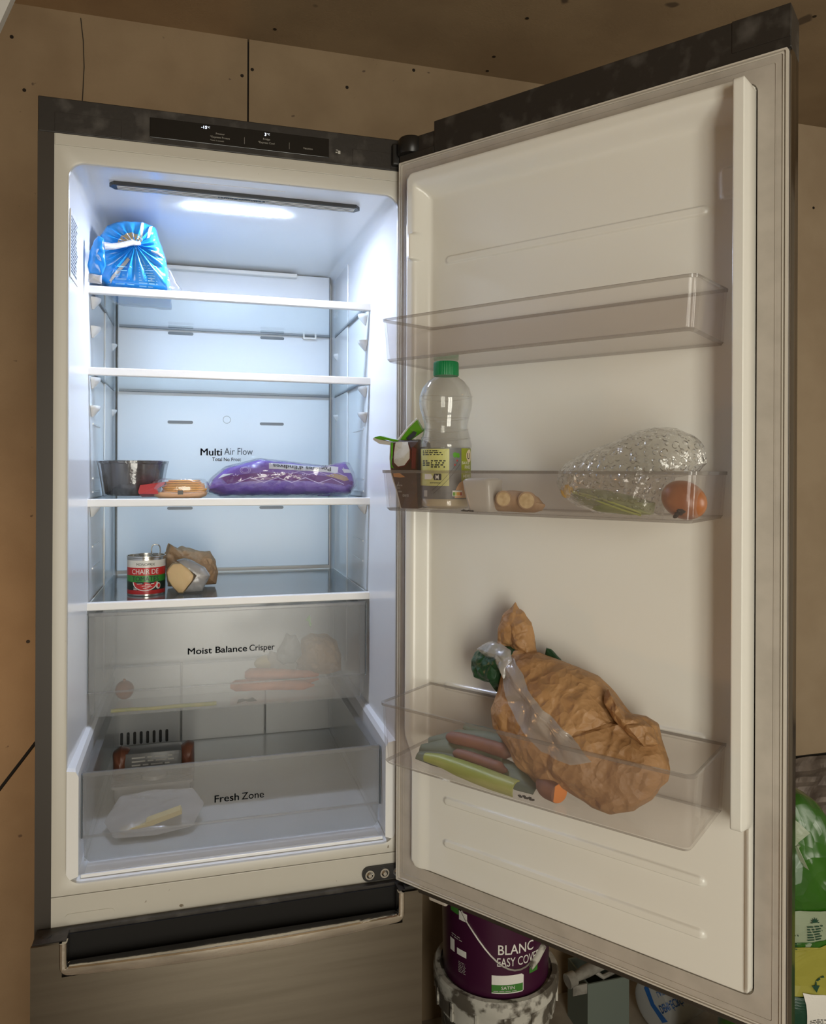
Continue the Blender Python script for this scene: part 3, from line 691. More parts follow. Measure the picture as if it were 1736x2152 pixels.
# chrome U-shaped handle trim
bm = bmesh.new(); loops = []
path = [(NX0-0.0030, FT), (NX0-0.0030, NZ+0.012)]
for k in range(1, 6): a = math.radians(180+90*k/6); path.append((NX0+0.005+0.008*math.cos(a), NZ+0.005+0.008*math.sin(a)))
for k in range(0, 21): path.append((NX0+0.006+(NX1-NX0-0.012)*k/20, NZ-0.003))
for k in range(1, 6): a = math.radians(270+90*k/6); path.append((NX1-0.005+0.008*math.cos(a), NZ+0.005+0.008*math.sin(a)))
path += [(NX1+0.0030, NZ+0.012), (NX1+0.0030, FT)]
n = len(path); cen = Vector((0.3, 0.785))
for i, p in enumerate(path):
    a = Vector(path[max(i-1, 0)]); b = Vector(path[min(i+1, n-1)]); t = (b-a).normalized(); nn = Vector((t.y, -t.x))   # outward of the U
    tx = (p[0]-0.3)/0.25; bow = 0.010*max(0, 1-tx*tx)
    hw = 0.0062+0.0046*max(0, 1-tx*tx)*(1 if abs(t.x) > 0.7 else 0)
    yf0 = FY-0.0025-bow
    ih = -0.0085 if abs(t.x) > 0.7 else -0.0048
    prof = [(ih, FY+0.012), (ih, yf0+0.0050), (ih+0.0008, yf0+0.0022), (ih+0.0028, yf0+0.0006), (hw*0.4-0.001, yf0), (hw-0.0020, yf0+0.0010), (hw-0.0006, yf0+0.0028), (hw, yf0+0.0050), (hw, FY+0.004)]
    loops.append([(p[0]+nn.x*s, y, p[1]+nn.y*s) for s, y in prof])
loft(bm, loops)
FR.part('handle', bm, m_chrome, fd, smooth=True, ang=0.5, label='chrome U-shaped grip trim')

# ------------------------------------------------------------------ fridge door (local frame: u, -n, z)
def D(u, n, z): return Vector((u, -n, z))
def dbox(bm, u0, u1, n0, n1, z0, z1, bev=0.0): return box(bm, u0, u1, -n1, -n0, z0, z1, bev)
def DB(*a): return dbox(bmesh.new(), *a)
bm = DB(0.0008, 0.5935, -0.046, -0.006, 0.782, 1.99, 0.003)
me = bm_mesh(bm); bm.free(); door = link('door', me, m_darkcab)
door.parent = FR.o; door.matrix_local = Matrix.Translation(-FR.base) @ DOOR
def dpart(name, bm, mat, smooth=False, ang=0.6, label=None):
    me = bm_mesh(bm, smooth, ang); bm.free(); o = link(name, me, mat); o.parent = door
    if label: o['label'] = label
    return o
bm = bmesh.new()      # rounded polished outer skin wrapping the free edge
poly = [(0.0, -0.046), (0.0, -0.050), (0.588, -0.052), (0.5925, -0.051), (0.5950, -0.047), (0.5955, -0.018), (0.5945, -0.008), (0.5930, -0.008), (0.5930, -0.046)]
loft(bm, [[D(u, n, 0.780) for u, n in poly], [D(u, n, 1.9846) for u, n in poly]])
dpart('outer_skin', bm, m_edge, True, 0.9, 'polished steel outer skin')
bm = DB(0.0702, 0.5950, -0.051, -0.0025, 1.9850, 2.0368, 0.0012); cap = dpart('top_cap', bm, m_dark)
dpart('top_cap', DB(0.0253, 0.0700, -0.045, -0.0045, 1.9850, 2.0225, 0.001), m_dark)
dpart('cap_ledge', DB(0.0010, 0.0702, -0.040, -0.0015, 1.9840, 1.9965, 0.001), m_dark)
dpart('hinge_cover_plate', DB(0.5270, 0.5945, -0.04, -0.0016, 1.9975, 2.0372, 0.0006), m_dark)
dpart('bottom_stop', DB(0.060, 0.095, -0.03, -0.010, 0.7745, 0.7825, 0.003), m_gasket)
# gasket: flat magnetic frame with raised beads
def dring(bm, u0, u1, z0, z1, v0, v1, w0, w1, n0, n1, r=0.012, ro=0.002):
    a = rrect(u0, u1, z0, z1, ro, 5); b = rrect(v0, v1, w0, w1, r, 5)
    rows = [[bm.verts.new(D(p[0], n0, p[1])) for p in a], [bm.verts.new(D(p[0], n1, p[1])) for p in a], [bm.verts.new(D(p[0], n1, p[1])) for p in b], [bm.verts.new(D(p[0], n0, p[1])) for p in b]]
    k = len(a)
    for p, q in zip(rows, rows[1:]+rows[:1]):
        for i in range(k): bm.faces.new((p[i], p[(i+1) % k], q[(i+1) % k], q[i]))
    return bm
LU0, LU1, LZ0, LZ1 = 0.0365, 0.5560, 0.8300, 1.9510
gs = dpart('gasket', dring(bmesh.new(), 0.0025, 0.5922, 0.7950, 1.9832, LU0-0.002, LU1+0.002, LZ0-0.002, LZ1+0.002, -0.007, 0.0), m_gasket)
def bead(off, w, h): return dring(bmesh.new(), 0.0025+off, 0.5922-off, 0.7950+off, 1.9832-off, 0.0025+off+w, 0.5922-off-w, 0.7950+off+w, 1.9832-off-w, -0.001, h, 0.002)
m_bead = M('pale_gasket_bead', (0.58, 0.54, 0.47), 0.4)
for off, w, h in ((0.0002, 0.0022, 0.0022), (0.0042, 0.0014, 0.0016), (0.0130, 0.0010, 0.0007)):
    dpart('gasket_bead', bead(off, w, h), m_bead if h > 0.001 else m_gasket)
# vacuum formed liner as a height field over (u, z)
def sm(a, b, x):
    t = min(1, max(0, (x-a)/(b-a))); return t*t*(3-2*t)
def capsule(u, z, u0, u1, zc, r):
    du = max(u0+r-u, 0, u-(u1-r)); return math.hypot(du, z-zc)-r
def liner_h(u, z):
    up = sm(1.00, 1.06, z)                         # upper part has the dikes, the foot is flat
    h = 0.004
    dl = (0.020*up+0.004)*(1-sm(0.050, 0.074, u))
    dtp = 0.024*sm(1.908, 1.934, z)
    h += max(dl, dtp, 0)
    rail = sm(0.5395, 0.5415, u)*(1-sm(0.5535, 0.5555, u)*0.45)*sm(1.036, 1.05, z)*(1-sm(1.940, 1.9500, z))
    h = max(h, 0.050*rail)
    low = sm(0.548, 0.5515, u)*(1-sm(1.03, 1.05, z))*0.005; h += low
    for zc in (1.8055, 1.134, 0.953, 0.886):
        d = capsule(u, z, 0.100, 0.500, zc, 0.0065); h += 0.0032*(1-sm(-0.0026, 0.0008, d))
    for (a, b, c, d_) in ((0.047, 0.0615, 1.808, 1.851), (0.517, 0.545, 1.815, 1.852)):
        du = max(a+0.004-u, 0, u-(b-0.004)); dzz = max(c+0.004-z, 0, z-(d_-0.004)); q = math.hypot(du, dzz)-0.004
        h += 0.010*(1-sm(-0.002, 0.001, q))*(1 if u < 0.3 or h < 0.03 else 0)
    e = min(u-LU0, LU1-u, z-LZ0, LZ1-z)
    r = 0.012
    cu = max(LU0+r-u, u-(LU1-r), 0); cz = max(LZ0+r-z, z-(LZ1-r), 0)
    if cu > 0 and cz > 0: e = min(e, r-math.hypot(cu, cz))
    return -0.004+(h+0.004)*min(1, max(0, e/0.0022))**0.5 if e < 0.0022 else h
us = [LU0+(LU1-LU0)*i/200 for i in range(201)]+[LU0+0.0006, LU0+0.0012, LU0+0.002, LU1-0.0006, LU1-0.0012, LU1-0.002]+[0.5390+0.0006*k for k in range(5)]+[0.5532+0.0006*k for k in range(5)]
us = sorted(set(round(x, 5) for x in us))
zs = [LZ0+(LZ1-LZ0)*i/340 for i in range(341)]+[LZ0+0.0006, LZ0+0.0012, LZ0+0.002, LZ1-0.0006, LZ1-0.0012, LZ1-0.002]
for zc in (1.8055, 1.134, 0.953, 0.886): zs += [zc+0.001*k for k in range(-9, 10)]
zs = sorted(set(round(x, 5) for x in zs))
vv = [D(u, liner_h(u, z), z)[:] for z in zs for u in us]; nu = len(us)
ff = [(j*nu+i, j*nu+i+1, (j+1)*nu+i+1, (j+1)*nu+i) for j in range(len(zs)-1) for i in range(nu-1)]
me = bpy.data.meshes.new('door_liner'); me.from_pydata(vv, [], ff)
for p in me.polygons: p.use_smooth = True
o = link('door_liner', me, m_whiteliner); o.parent = door
# clear bins
BU0, BU1, BN0, BN1 = 0.0765, 0.5265, 0.008, 0.140
def bin_(zt, zb, rise, name='door_bin'):
    bm = bmesh.new()
    def plan(ins, n1, r=0.010):
        u0, u1 = BU0+ins, BU1-ins; p = [(u0, BN0), (u0, n1-r)]
        for k in range(1, 6): a = math.radians(180-90*k/6); p.append((u0+r+r*math.cos(a), n1-r+r*math.sin(a)))
        p.append((u0+r, n1)); p.append(((u0+u1)/2, n1+0.002)); p.append((u1-r, n1))
        for k in range(1, 6): a = math.radians(90-90*k/6); p.append((u1-r+r*math.cos(a), n1-r+r*math.sin(a)))
        p += [(u1, n1-r), (u1, BN0)]
        return p
    zz = lambda n, z: z+rise*(1-n/BN1)
    top = [D(u, n, zz(n, zt)) for u, n in plan(0, BN1)]
    mid = [D(u, n, zz(n, zt)-0.004) for u, n in plan(0.0003, BN1-0.0003)]
    mid2 = [D(u, n, zz(n, zt)-0.0045) for u, n in plan(0.0015, BN1-0.0015)]
    low = [D(u, n, zb+0.004) for u, n in plan(0.0052, BN1-0.004)]
    bot = [D(u, n, zb) for u, n in plan(0.008, BN1-0.007)]
    ibot = [D(u, max(n, BN0+0.003), zb+0.0028) for u, n in plan(0.0090, BN1-0.0085)]
    ilow = [D(u, max(n, BN0+0.003), zb+0.007) for u, n in plan(0.0078, BN1-0.0065)]
    itop = [D(u, max(n, BN0+0.003), zz(n, zt)) for u, n in plan(0.0034, BN1-0.0034)]
    loops = [top, mid, mid2, low, bot]; rows = [[bm.verts.new(p) for p in l] for l in loops]
    irows = [[bm.verts.new(p) for p in l] for l in (itop, ilow, ibot)]
    n = len(top)
    for R in (rows, irows):
        for a, b in zip(R, R[1:]):
            for i in range(n):
                f = bm.faces.new((a[i], a[(i+1) % n], b[(i+1) % n], b[i]))
                if a is rows[0] or a is rows[3]: f.material_index = 1
    for i in range(n): bm.faces.new((rows[0][i], irows[0][i], irows[0][(i+1) % n], rows[0][(i+1) % n])).material_index = 1
    bm.faces.new(rows[-1]); bm.faces.new(irows[-1][::-1])
    return dpart(name, bm, [m_bin, m_binrim], True, 0.5)
bin_(1.6935, 1.6310, 0.008); bin_(1.4738, 1.4152, 0.0); bin_(1.1360, 1.0475, 0.0)
#@@ITEMS
# ------------------------------------------------------------------ food inside the cavity
S1, S2, S3, S4 = [z-0.0002 for z in SHELF]
# blue bread bag on the top shelf: pleated front gathered into a knot, long body running back
t = Thing('bread_bag', 'knotted blue plastic bread bag on the top shelf', 'bag', (0.12, 0.30, S1))
KN = Vector((0.122, 0.196, 1.874))
bm = bmesh.new(); seg = 96; loops = []
cs = [(0.059, 1.891), (0.074, 1.909), (0.102, 1.921), (0.134, 1.923), (0.155, 1.917), (0.163, 1.895), (0.173, 1.858), (0.180, 1.825), (0.182, 1.7985), (0.130, 1.7978), (0.078, 1.7978), (0.059, 1.812), (0.056, 1.85)]
base = resample([(x, 0, z) for x, z in cs], seg)
prof = [(0.0, 0.198), (0.10, 0.199), (0.22, 0.203), (0.38, 0.205), (0.55, 0.205), (0.72, 0.206), (0.86, 0.209), (0.95, 0.216), (1.0, 0.232), (1.02, 0.27), (1.02, 0.32), (1.0, 0.37), (0.93, 0.405), (0.75, 0.425), (0.4, 0.432)]
for r, y in prof:
    l = []
    for k, q in enumerate(base):
        a = math.atan2(q.z-KN.z, q.x-KN.x)
        ple = (abs(math.sin(a*9+1.3*math.sin(a*2)))-0.5)*0.010*math.exp(-((r-0.45)/0.40)**2) if y < 0.24 else 0
        cx, cz = (KN.x, KN.z) if y < 0.3 else (0.12, 1.85)
        p = Vector((cx+(q.x-cx)*r, y+ple, cz+(q.z-cz)*r))
        w = 0.006*crumple(p, 22, 2)*min(1, r)*(1 if y > 0.215 else 0.55)
        p += Vector((q.x-cx, 0, q.z-cz)).normalized()*w
        p.z = max(p.z, S1+0.0003)
        l.append(p)
    loops.append(l)
loft(bm, loops, cap0=True, cap1=True)
bodyb = bm.copy()
bread = t.part('bag_body', bm, m_blue, smooth=True, ang=1.2)
fb = on_mesh(bodyb, (0, 1, 0), 0.0012); F = lambda a, b: fb((a, 0.2, b))
bm = bmesh.new(); patch(bm, [(0.086, 1.868), (0.098, 1.889), (0.112, 1.897), (0.128, 1.894), (0.134, 1.880), (0.124, 1.876), (0.105, 1.872)], F); t.part('clear_window', bm, m_bread, bread, label='clear patch showing the bread')
bm = bmesh.new(); patch(bm, [(0.0745, 1.8065), (0.080, 1.806), (0.113, 1.848), (0.109, 1.852)], F); t.part('grey_tape', bm, m_gprint, bread); bm = bmesh.new(); patch(bm, [(0.150, 1.868), (0.172, 1.862), (0.172, 1.856), (0.148, 1.865)], F); t.part('grey_tape', bm, m_gprint, bread)
bm = bmesh.new()
patch(bm, [(0.145, 1.910), (0.151, 1.914), (0.146, 1.891), (0.141, 1.888)], F); patch(bm, [(0.131, 1.917), (0.136, 1.918), (0.133, 1.880), (0.130, 1.888)], F); t.part('white_print', bm, m_wprint, bread)
bm = bmesh.new(); greek(bm, F, 0.128, 0.160, 1.802, 1.842, 9, 3, 0.35); greek(bm, F, 0.088, 0.122, 1.802, 1.838, 5, 5, 0.2); t.part('small_print', bm, m_blueprint, bread)
bm = bmesh.new(); tube(bm, [(0.130, 0.197, 1.876), (0.117, 0.188, 1.874), (0.103, 0.178, 1.866), (0.088, 0.164, 1.858), (0.072, 0.150, 1.854)], [0.004, 0.0058, 0.0058, 0.0066, 0.009], 12, flat=0.8); t.part('twisted_tie', bm, m_film, label='white twisted neck')
TL = [(0.076, 1.867), (0.067, 1.872), (0.060, 1.862), (0.0525, 1.842), (0.0490, 1.817), (0.0535, 1.8035), (0.0730, 1.8015), (0.0790, 1.818), (0.0780, 1.842)]
t.part('bag_tail', PIL([(x, 0.150, z) for x, z in TL], (0.065, 0.150, 1.836), (0.0, -1, 0.0), 0.010, 0.010, rings=10, seg=60, amp=0.006, sc=45, seed=3), m_blue, smooth=True, ang=0.9)
t.part('clear_skirt', PIL([(0.168, 0.215, 1.845), (0.180, 0.212, 1.838), (0.192, 0.210, 1.815), (0.203, 0.208, 1.7990), (0.176, 0.208, 1.7985)], (0.182, 0.211, 1.815), (0, -1, 0), 0.006, 0.006, rings=7, seg=48, amp=0.003, sc=60, seed=14), m_cling, smooth=True)
t.part('clear_end', PIL([(0.052, 0.150, 1.806), (0.073, 0.150, 1.804), (0.072, 0.15, 1.789), (0.050, 0.15, 1.790)], (0.062, 0.150, 1.798), (0, -1, 0), 0.006, 0.006, rings=6, seg=32, amp=0.003, sc=60, seed=4), m_film, smooth=True)
# black tub in cling film
t = Thing('black_tub', 'round fluted black tub wrapped in cling film on the third shelf', 'tub', (0.112, 0.300, S3))
z0 = S3+0.0003
rib = lambda r, z, a: r*(1+0.018*math.sin(a*22))
bm = bmesh.new(); lathe(bm, [(0.044, 0.004), (0.049, 0.008), (0.0565, 0.063), (0.0605, 0.065), (0.0605, 0.0685), (0.056, 0.0685), (0.054, 0.064), (0.047, 0.010)], (0.112, 0.300, z0), 132, rib)
t.part('tub_body', bm, m_tub, smooth=True, ang=0.8)
wr = lambda r, z, a: r*(1+0.035*noise.noise(Vector((math.cos(a)*3, math.sin(a)*3, z*30)))+0.012*math.sin(a*31+z*90))
bm = bmesh.new(); lathe(bm, [(0.050, 0.0), (0.0535, 0.004), (0.0575, 0.030), (0.0628, 0.062), (0.0648, 0.0695), (0.058, 0.0705), (0.045, 0.0685)], (0.112, 0.300, z0), 90, wr, cap0=False)
t.part('cling_film', bm, m_cling, smooth=True)
# packet of orange slices
t = Thing('slice_packet', 'open packet of thin orange slices with red label leaning on the black tub', 'food packet', (0.19, 0.222, S3))
for k in range(7):
    z = z0+0.0125+k*0.0031; w = 0.040-0.0009*k*k*0.35
    bm = bmesh.new(); pl = [(0.207+0.0015*math.sin(k*2.1)+w*math.copysign(abs(math.cos(a))**0.6, math.cos(a)), 0.246+0.032*math.copysign(abs(math.sin(a))**0.7, math.sin(a))) for a in [2*math.pi*i/36 for i in range(36)]]
    prism(bm, pl, XY, z, z+0.0024); t.part('slice', bm, m_orange)
tray = [(0.200+0.050*math.copysign(abs(math.cos(a))**0.7, math.cos(a)), 0.248+0.036*math.copysign(abs(math.sin(a))**0.7, math.sin(a))) for a in [2*math.pi*i/44 for i in range(44)]]
bm = bmesh.new(); loft(bm, [[(0.2+(x-0.2)*k, 0.248+(y-0.248)*k, z0+h) for x, y in tray] for k, h in ((0.75, 0.0), (0.92, 0.004), (1.02, 0.0115), (0.99, 0.0115), (0.9, 0.006))]); t.part('tray', bm, m_tan, smooth=True)
bm = bmesh.new(); pl = [(0.128, 0.001), (0.1265, 0.010), (0.130, 0.0245), (0.150, 0.0275), (0.173, 0.0305), (0.172, 0.026), (0.160, 0.018), (0.162, 0.002)]
loft(bm, [[(x, 0.214+0.35*abs(x-0.17), z0+z*(0.45 if z < 0.012 else 1)+ (0.008 if z < 0.012 else 0)) for x, z in pl], [(x+0.002, 0.275, z0+z) for x, z in pl]]); t.part('red_label', bm, m_red, label='red label end')
bm = bmesh.new(); loft(bm, [[(0.2+(x-0.2)*k, 0.248+(y-0.248)*k, z0+h+0.0012*noise.noise(Vector((x*90, y*90, h*60)))) for x, y in tray] for k, h in ((0.80, 0.001), (1.0, 0.010), (1.09, 0.018), (1.0, 0.030), (0.86, 0.0355), (0.4, 0.0358))], cap0=False); t.part('clear_wrap', bm, m_cling, smooth=True)
t.part('dark_sticker', B(0.196, 0.2055, 0.2095, 0.2110, z0+0.0075, z0+0.0145), m_black)
# purple pouch
t = Thing('purple_pouch', 'crinkled purple food pouch with white writing on the third shelf', 'food packet', (0.395, 0.30, S3))
PO = [(0.247, 1.432), (0.257, 1.455), (0.280, 1.474), (0.342, 1.491), (0.397, 1.486), (0.492, 1.475), (0.522, 1.484), (0.533, 1.462), (0.537, 1.443), (0.522, 1.4225), (0.397, 1.4205), (0.279, 1.4205)]
bm = PIL([(x, 0.275, z) for x, z in PO], (0.395, 0.275, 1.452), (0, -1, 0.25), 0.045, 0.060, rings=18, seg=110, amp=0.0045, sc=30, seed=6, power=0.42)
for v in bm.verts: v.co.z = max(v.co.z, S3+0.0004)
pb = bm.copy(); pouch = t.part('pouch_body', bm, m_purple, smooth=True, ang=0.9)
fp = on_mesh(pb, (0, 1, -0.25), 0.0012)
G = lambda a, b: fp((a, 0.2, b+0.018))
bm = bmesh.new(); patch(bm, [(0.272, 1.4535), (0.35, 1.4585), (0.44, 1.456), (0.53, 1.4475), (0.528, 1.436), (0.44, 1.4425), (0.35, 1.444), (0.285, 1.439)], G, n=8); t.part('plum_band', bm, m_plum, pouch)
bm = bmesh.new()
patch(bm, [(0.362, 1.4785), (0.40, 1.4785), (0.45, 1.4755), (0.498, 1.4730), (0.496, 1.4600), (0.45, 1.4620), (0.40, 1.4645), (0.362, 1.4660)], G, n=7); patch(bm, [(0.505, 1.470), (0.529, 1.472), (0.532, 1.466), (0.510, 1.4625)], G)
patch(bm, [(0.268, 1.452), (0.277, 1.460), (0.297, 1.459), (0.275, 1.4535)], G); t.part('white_panel', bm, m_whitefilm, pouch)
G2 = lambda a, b: G(a, b)-Vector((0, 0.0012, -0.0003))
bm = bmesh.new(); put_text(bm, "Pousses d'Endives", G2, width=0.112, height=0.0082, bold=0.03, rot180=True, at=(0.370, 1.4675), shear=-0.04); 
t.part('lettering', bm, m_bprint, pouch)
bm = bmesh.new()
def zig(x0, x1, z, amp_, n_, w):
    pts = [(x0+(x1-x0)*i/n_, z+(amp_ if i % 2 else -amp_)) for i in range(n_+1)]
    for a, b in zip(pts, pts[1:]):
        for s in range(4):
            q0 = (a[0]+(b[0]-a[0])*s/4, a[1]+(b[1]-a[1])*s/4); q1 = (a[0]+(b[0]-a[0])*(s+1)/4, a[1]+(b[1]-a[1])*(s+1)/4)
            bm.faces.new([bm.verts.new(G2(*p)) for p in ((q0[0], q0[1]-w), (q1[0], q1[1]-w), (q1[0], q1[1]+w), (q0[0], q0[1]+w))])
zig(0.30, 0.51, 1.444, 0.0045, 8, 0.0007); zig(0.40, 0.515, 1.458, 0.003, 6, 0.0006)
for x in (0.300, 0.345, 0.378, 0.43, 0.483):
    for a in (-0.9, 0, 0.9):
        dx, dz_ = math.sin(a), math.cos(a); c0 = (x, 1.4515); w = 0.0011
        P = [(c0[0]+dx*0.002, c0[1]+dz_*0.002), (c0[0]+dx*0.0045-dz_*w, c0[1]+dz_*0.0045+dx*w), (c0[0]+dx*0.0075, c0[1]+dz_*0.0075), (c0[0]+dx*0.0045+dz_*w, c0[1]+dz_*0.0045-dx*w)]
        bm.faces.new([bm.verts.new(G2(*p)) for p in P])
for rr in (0.0088, 0.0062):
    c0 = (0.318, 1.4645)
    for k in range(20):
        a0, a1 = 2*math.pi*k/20, 2*math.pi*(k+1)/20
        bm.faces.new([bm.verts.new(G2(c0[0]+math.cos(a)*q*1.15, c0[1]+math.sin(a)*q*0.85)) for a, q in ((a0, rr), (a1, rr), (a1, rr-0.0009), (a0, rr-0.0009))])
t.part('pattern_print', bm, m_lilac, pouch)
bm = PIL([(0.395+(x-0.395)*1.03, 0.273, 1.4195+(z-1.4195)*1.035+0.0006) for x, z in PO], (0.395, 0.273, 1.453), (0, -1, 0.25), 0.053, 0.060, rings=26, seg=140, amp=0.0055, sc=44, seed=16, power=0.42)
for v in bm.verts: v.co.z = max(v.co.z, S3+0.0003)
t.part('clear_overwrap', bm, m_cling, smooth=True, ang=0.6)
bm = bmesh.new(); patch(bm, [(0.470, 1.4535), (0.488, 1.4585), (0.515, 1.4565), (0.520, 1.4485), (0.510, 1.4455), (0.490, 1.4505)], G2); t.part('brown_tape', bm, m_kraft2, pouch, label='strip of brown tape')
# opened tin of tomatoes
t = Thing('tomato_tin', 'opened tin of chopped tomatoes with its ring pull standing up', 'tin can', (0.1375, 0.2915, S4))
CX, CY, CZ, CR = 0.1375, 0.2915, S4+0.0003, 0.0345
bands = [(0.0005, 0.0035, m_tin), (0.0035, 0.0110, m_tinred), (0.0110, 0.0265, m_tindark), (0.0265, 0.0385, m_tingreen), (0.0385, 0.0530, m_tinred), (0.0530, 0.0665, m_tinwhite), (0.0665, 0.0705, m_tin)]
bm = bmesh.new()
lathe(bm, [(0.0325, 0.0), (0.0345, 0.0006), (0.0345, 0.0015)], (CX, CY, CZ), 64, mi=0, cap1=False)
for i, (a, b, m) in enumerate(bands): lathe(bm, [(CR, a), (CR, b)], (CX, CY, CZ), 64, mi=i, cap0=False, cap1=False)
lathe(bm, [(CR, 0.0705), (0.0352, 0.0715), (0.0352, 0.0735), (0.0336, 0.0735), (0.0332, 0.0650), (0.0330, 0.012)], (CX, CY, CZ), 64, mi=0, cap0=False)
tin = t.part('tin_body', bm, [b[2] for b in bands], smooth=True, ang=0.4)
va = math.atan2(CAMLOC.y-CY, CAMLOC.x-CX)
cyl = lambda r: (lambda a, b: (CX+r*math.cos(va+a/CR), CY+r*math.sin(va+a/CR), CZ+b))
c1 = cyl(CR+0.0003); c2 = cyl(CR+0.0006)
t.part('lettering', TX('MONOPRIX', c1, width=0.0340, height=0.0052, at=(-0.0185, 0.0565)), m_bprint, tin)
t.part('lettering', TX('CHAIR DE', c1, width=0.0500, height=0.0093, bold=0.01, at=(-0.0275, 0.0412)), m_tinwhite, tin)
t.part('lettering', TX('TOMATES', c1, width=0.0500, height=0.0088, bold=0.01, at=(-0.0270, 0.0282)), m_tindark, tin)
bm = bmesh.new()
half = lambda r: [(-0.0025+r*math.cos(math.pi*k/24), 0.0262-r*0.70*math.sin(math.pi*k/24)) for k in range(25)]
patch(bm, half(0.0235), c1, mi=1, n=2); patch(bm, half(0.0212), c2, mi=0, n=2)
patch(bm, [(0.0225+0.0050*math.cos(k*0.52), 0.0185+0.0062*math.sin(k*0.52)) for k in range(12)], c1, mi=1, n=2); patch(bm, [(0.0235+0.0028*math.cos(k*0.52), 0.0185+0.0040*math.sin(k*0.52)) for k in range(12)], c2, mi=0, n=2)
c3 = cyl(CR+0.0008)
for x, z, w in ((-0.017, 0.0225, 0.010), (-0.002, 0.0215, 0.008), (0.008, 0.0222, 0.006), (-0.008, 0.0185, 0.007), (0.002, 0.0165, 0.008), (-0.006, 0.0140, 0.006)): patch(bm, [(x, z), (x+w, z+0.0006), (x+w, z+0.0015), (x, z+0.0012)], c3, mi=1, n=2)
patch(bm, [(-0.024, 0.0150), (-0.017, 0.0142), (-0.017, 0.0154), (-0.024, 0.0160)], c3, mi=1, n=2); patch(bm, [(-0.024, 0.0122), (-0.017, 0.0120), (-0.017, 0.0132), (-0.024, 0.0132)], c3, mi=1, n=2)
t.part('tomato_picture', bm, [m_tinred, m_tinwhite], tin)
bm = bmesh.new(); c = Vector((CX+0.0165, CY+0.006, CZ+0.0715)); ex = Vector((math.cos(va+math.pi/2), math.sin(va+math.pi/2), 0)); ez = Vector((0, 0, 1))
pts = [c+ex*(0.0078*math.copysign(abs(math.sin(a))**0.75, math.sin(a)))+ez*(0.0105-0.0105*math.copysign(abs(math.cos(a))**0.75, math.cos(a))) for a in [2*math.pi*k/28 for k in range(29)]]
tube(bm, pts, 0.0013, 8); t.part('ring_pull', bm, m_tin, tin, smooth=True)
bm = bmesh.new(); pl = [(CX+0.031*math.cos(a), CY+0.031*math.sin(a)) for a in [2*math.pi*k/40 for k in range(40)]]; prism(bm, pl, XY, CZ+0.0655, CZ+0.0662); t.part('lid', bm, m_tin, tin)
# crumpled paper parcel and cheese wedge
PP = [(0.174, 1.2405), (0.170, 1.263), (0.166, 1.300), (0.176, 1.325), (0.192, 1.316), (0.203, 1.318), (0.226, 1.311), (0.254, 1.307), (0.265, 1.289), (0.272, 1.265), (0.268, 1.2405), (0.22, 1.2385)]
bm = PIL([(x, 0.355, z) for x, z in PP], (0.220, 0.355, 1.275), (0.1, -1, 0.15), 0.038, 0.045, rings=34, seg=150, amp=0.012, sc=48, seed=11)
for v in bm.verts: v.co.z = max(v.co.z, S4+0.0004); v.co.x = max(v.co.x, 0.1735) if v.co.y < 0.335 else v.co.x
single('paper_parcel', 'crumpled brown paper parcel behind the pale cheese beside the tomato tin', 'paper bag', bm, m_kraft2, smooth=True, ang=0.38)
t = Thing('cheese_wedge', 'pale cheese wedge half wrapped in cloudy film beside the tomato tin', 'cheese', (0.205, 0.26, S4))
CHs = [(0.1745, 1.280), (0.178, 1.288), (0.186, 1.297), (0.201, 1.298), (0.216, 1.288), (0.226, 1.274), (0.223, 1.263), (0.213, 1.250), (0.205, 1.2390), (0.197, 1.2390), (0.186, 1.250), (0.177, 1.264)]
bm = PIL([(x, 0.262-0.25*(x-0.2), z) for x, z in CHs], (0.201, 0.262, 1.270), (0.0, -1, 0.1), 0.012, 0.035, rings=9, seg=60, amp=0.0018, sc=40, seed=5, power=0.25)
for v in bm.verts: v.co.z = max(v.co.z, S4+0.0004)
t.part('cheese', bm, m_cheese, smooth=True, ang=0.6)
CF = [(0.192, 1.302), (0.205, 1.305), (0.227, 1.297), (0.246, 1.287), (0.255, 1.271), (0.247, 1.256), (0.240, 1.2390), (0.218, 1.2388), (0.205, 1.2388), (0.214, 1.250), (0.224, 1.264), (0.226, 1.276), (0.214, 1.290)]
bm = PIL([(x, 0.268, z) for x, z in CF], (0.228, 0.268, 1.272), (0.1, -1, 0.1), 0.022, 0.030, rings=10, seg=70, amp=0.007, sc=40, seed=8)
for v in bm.verts: v.co.z = max(v.co.z, S4+0.0004)
t.part('film', bm, m_film, smooth=True, ang=0.7)
# ---- contents of the crisper drawer
CF_Z = 1.0345+0.0027
bm = blob(bmesh.new(), (0.0985, 0.300, CF_Z+0.0172), (0.0172, 0.0172, 0.0178), 0.04, 30, 3); blob(bm, (0.0985, 0.298, CF_Z+0.0355), (0.003, 0.003, 0.003), 0.3, 200, 2, 2)
single('small_onion', 'small round orange onion lying alone in the crisper drawer', 'onion', bm, m_onion, smooth=True)
def carrot(name, label, p0, p1, r0, r1, mat, frame=WORLD, group=None, cut=None):
    bm = bmesh.new(); p0, p1 = Vector(p0), Vector(p1); d = (p1-p0); n = 16; loops_r = []; pts = []
    for i in range(n+1):
        s = i/n; pts.append(p0+d*s+Vector((0, 0, 0.0012*math.sin(s*5)))); r = r0+(r1-r0)*s
        r *= min(1, 0.45+8*s) if s < 0.07 else 1; r *= max(0.25, min(1, (1-s)*9))
        loops_r.append(r*(1+0.035*math.sin(s*40)))
    tube(bm, pts, loops_r, 18)
    if cut is None: return single(name, label, 'carrot', bm, mat, frame, group, smooth=True, ang=0.9)
    return bm
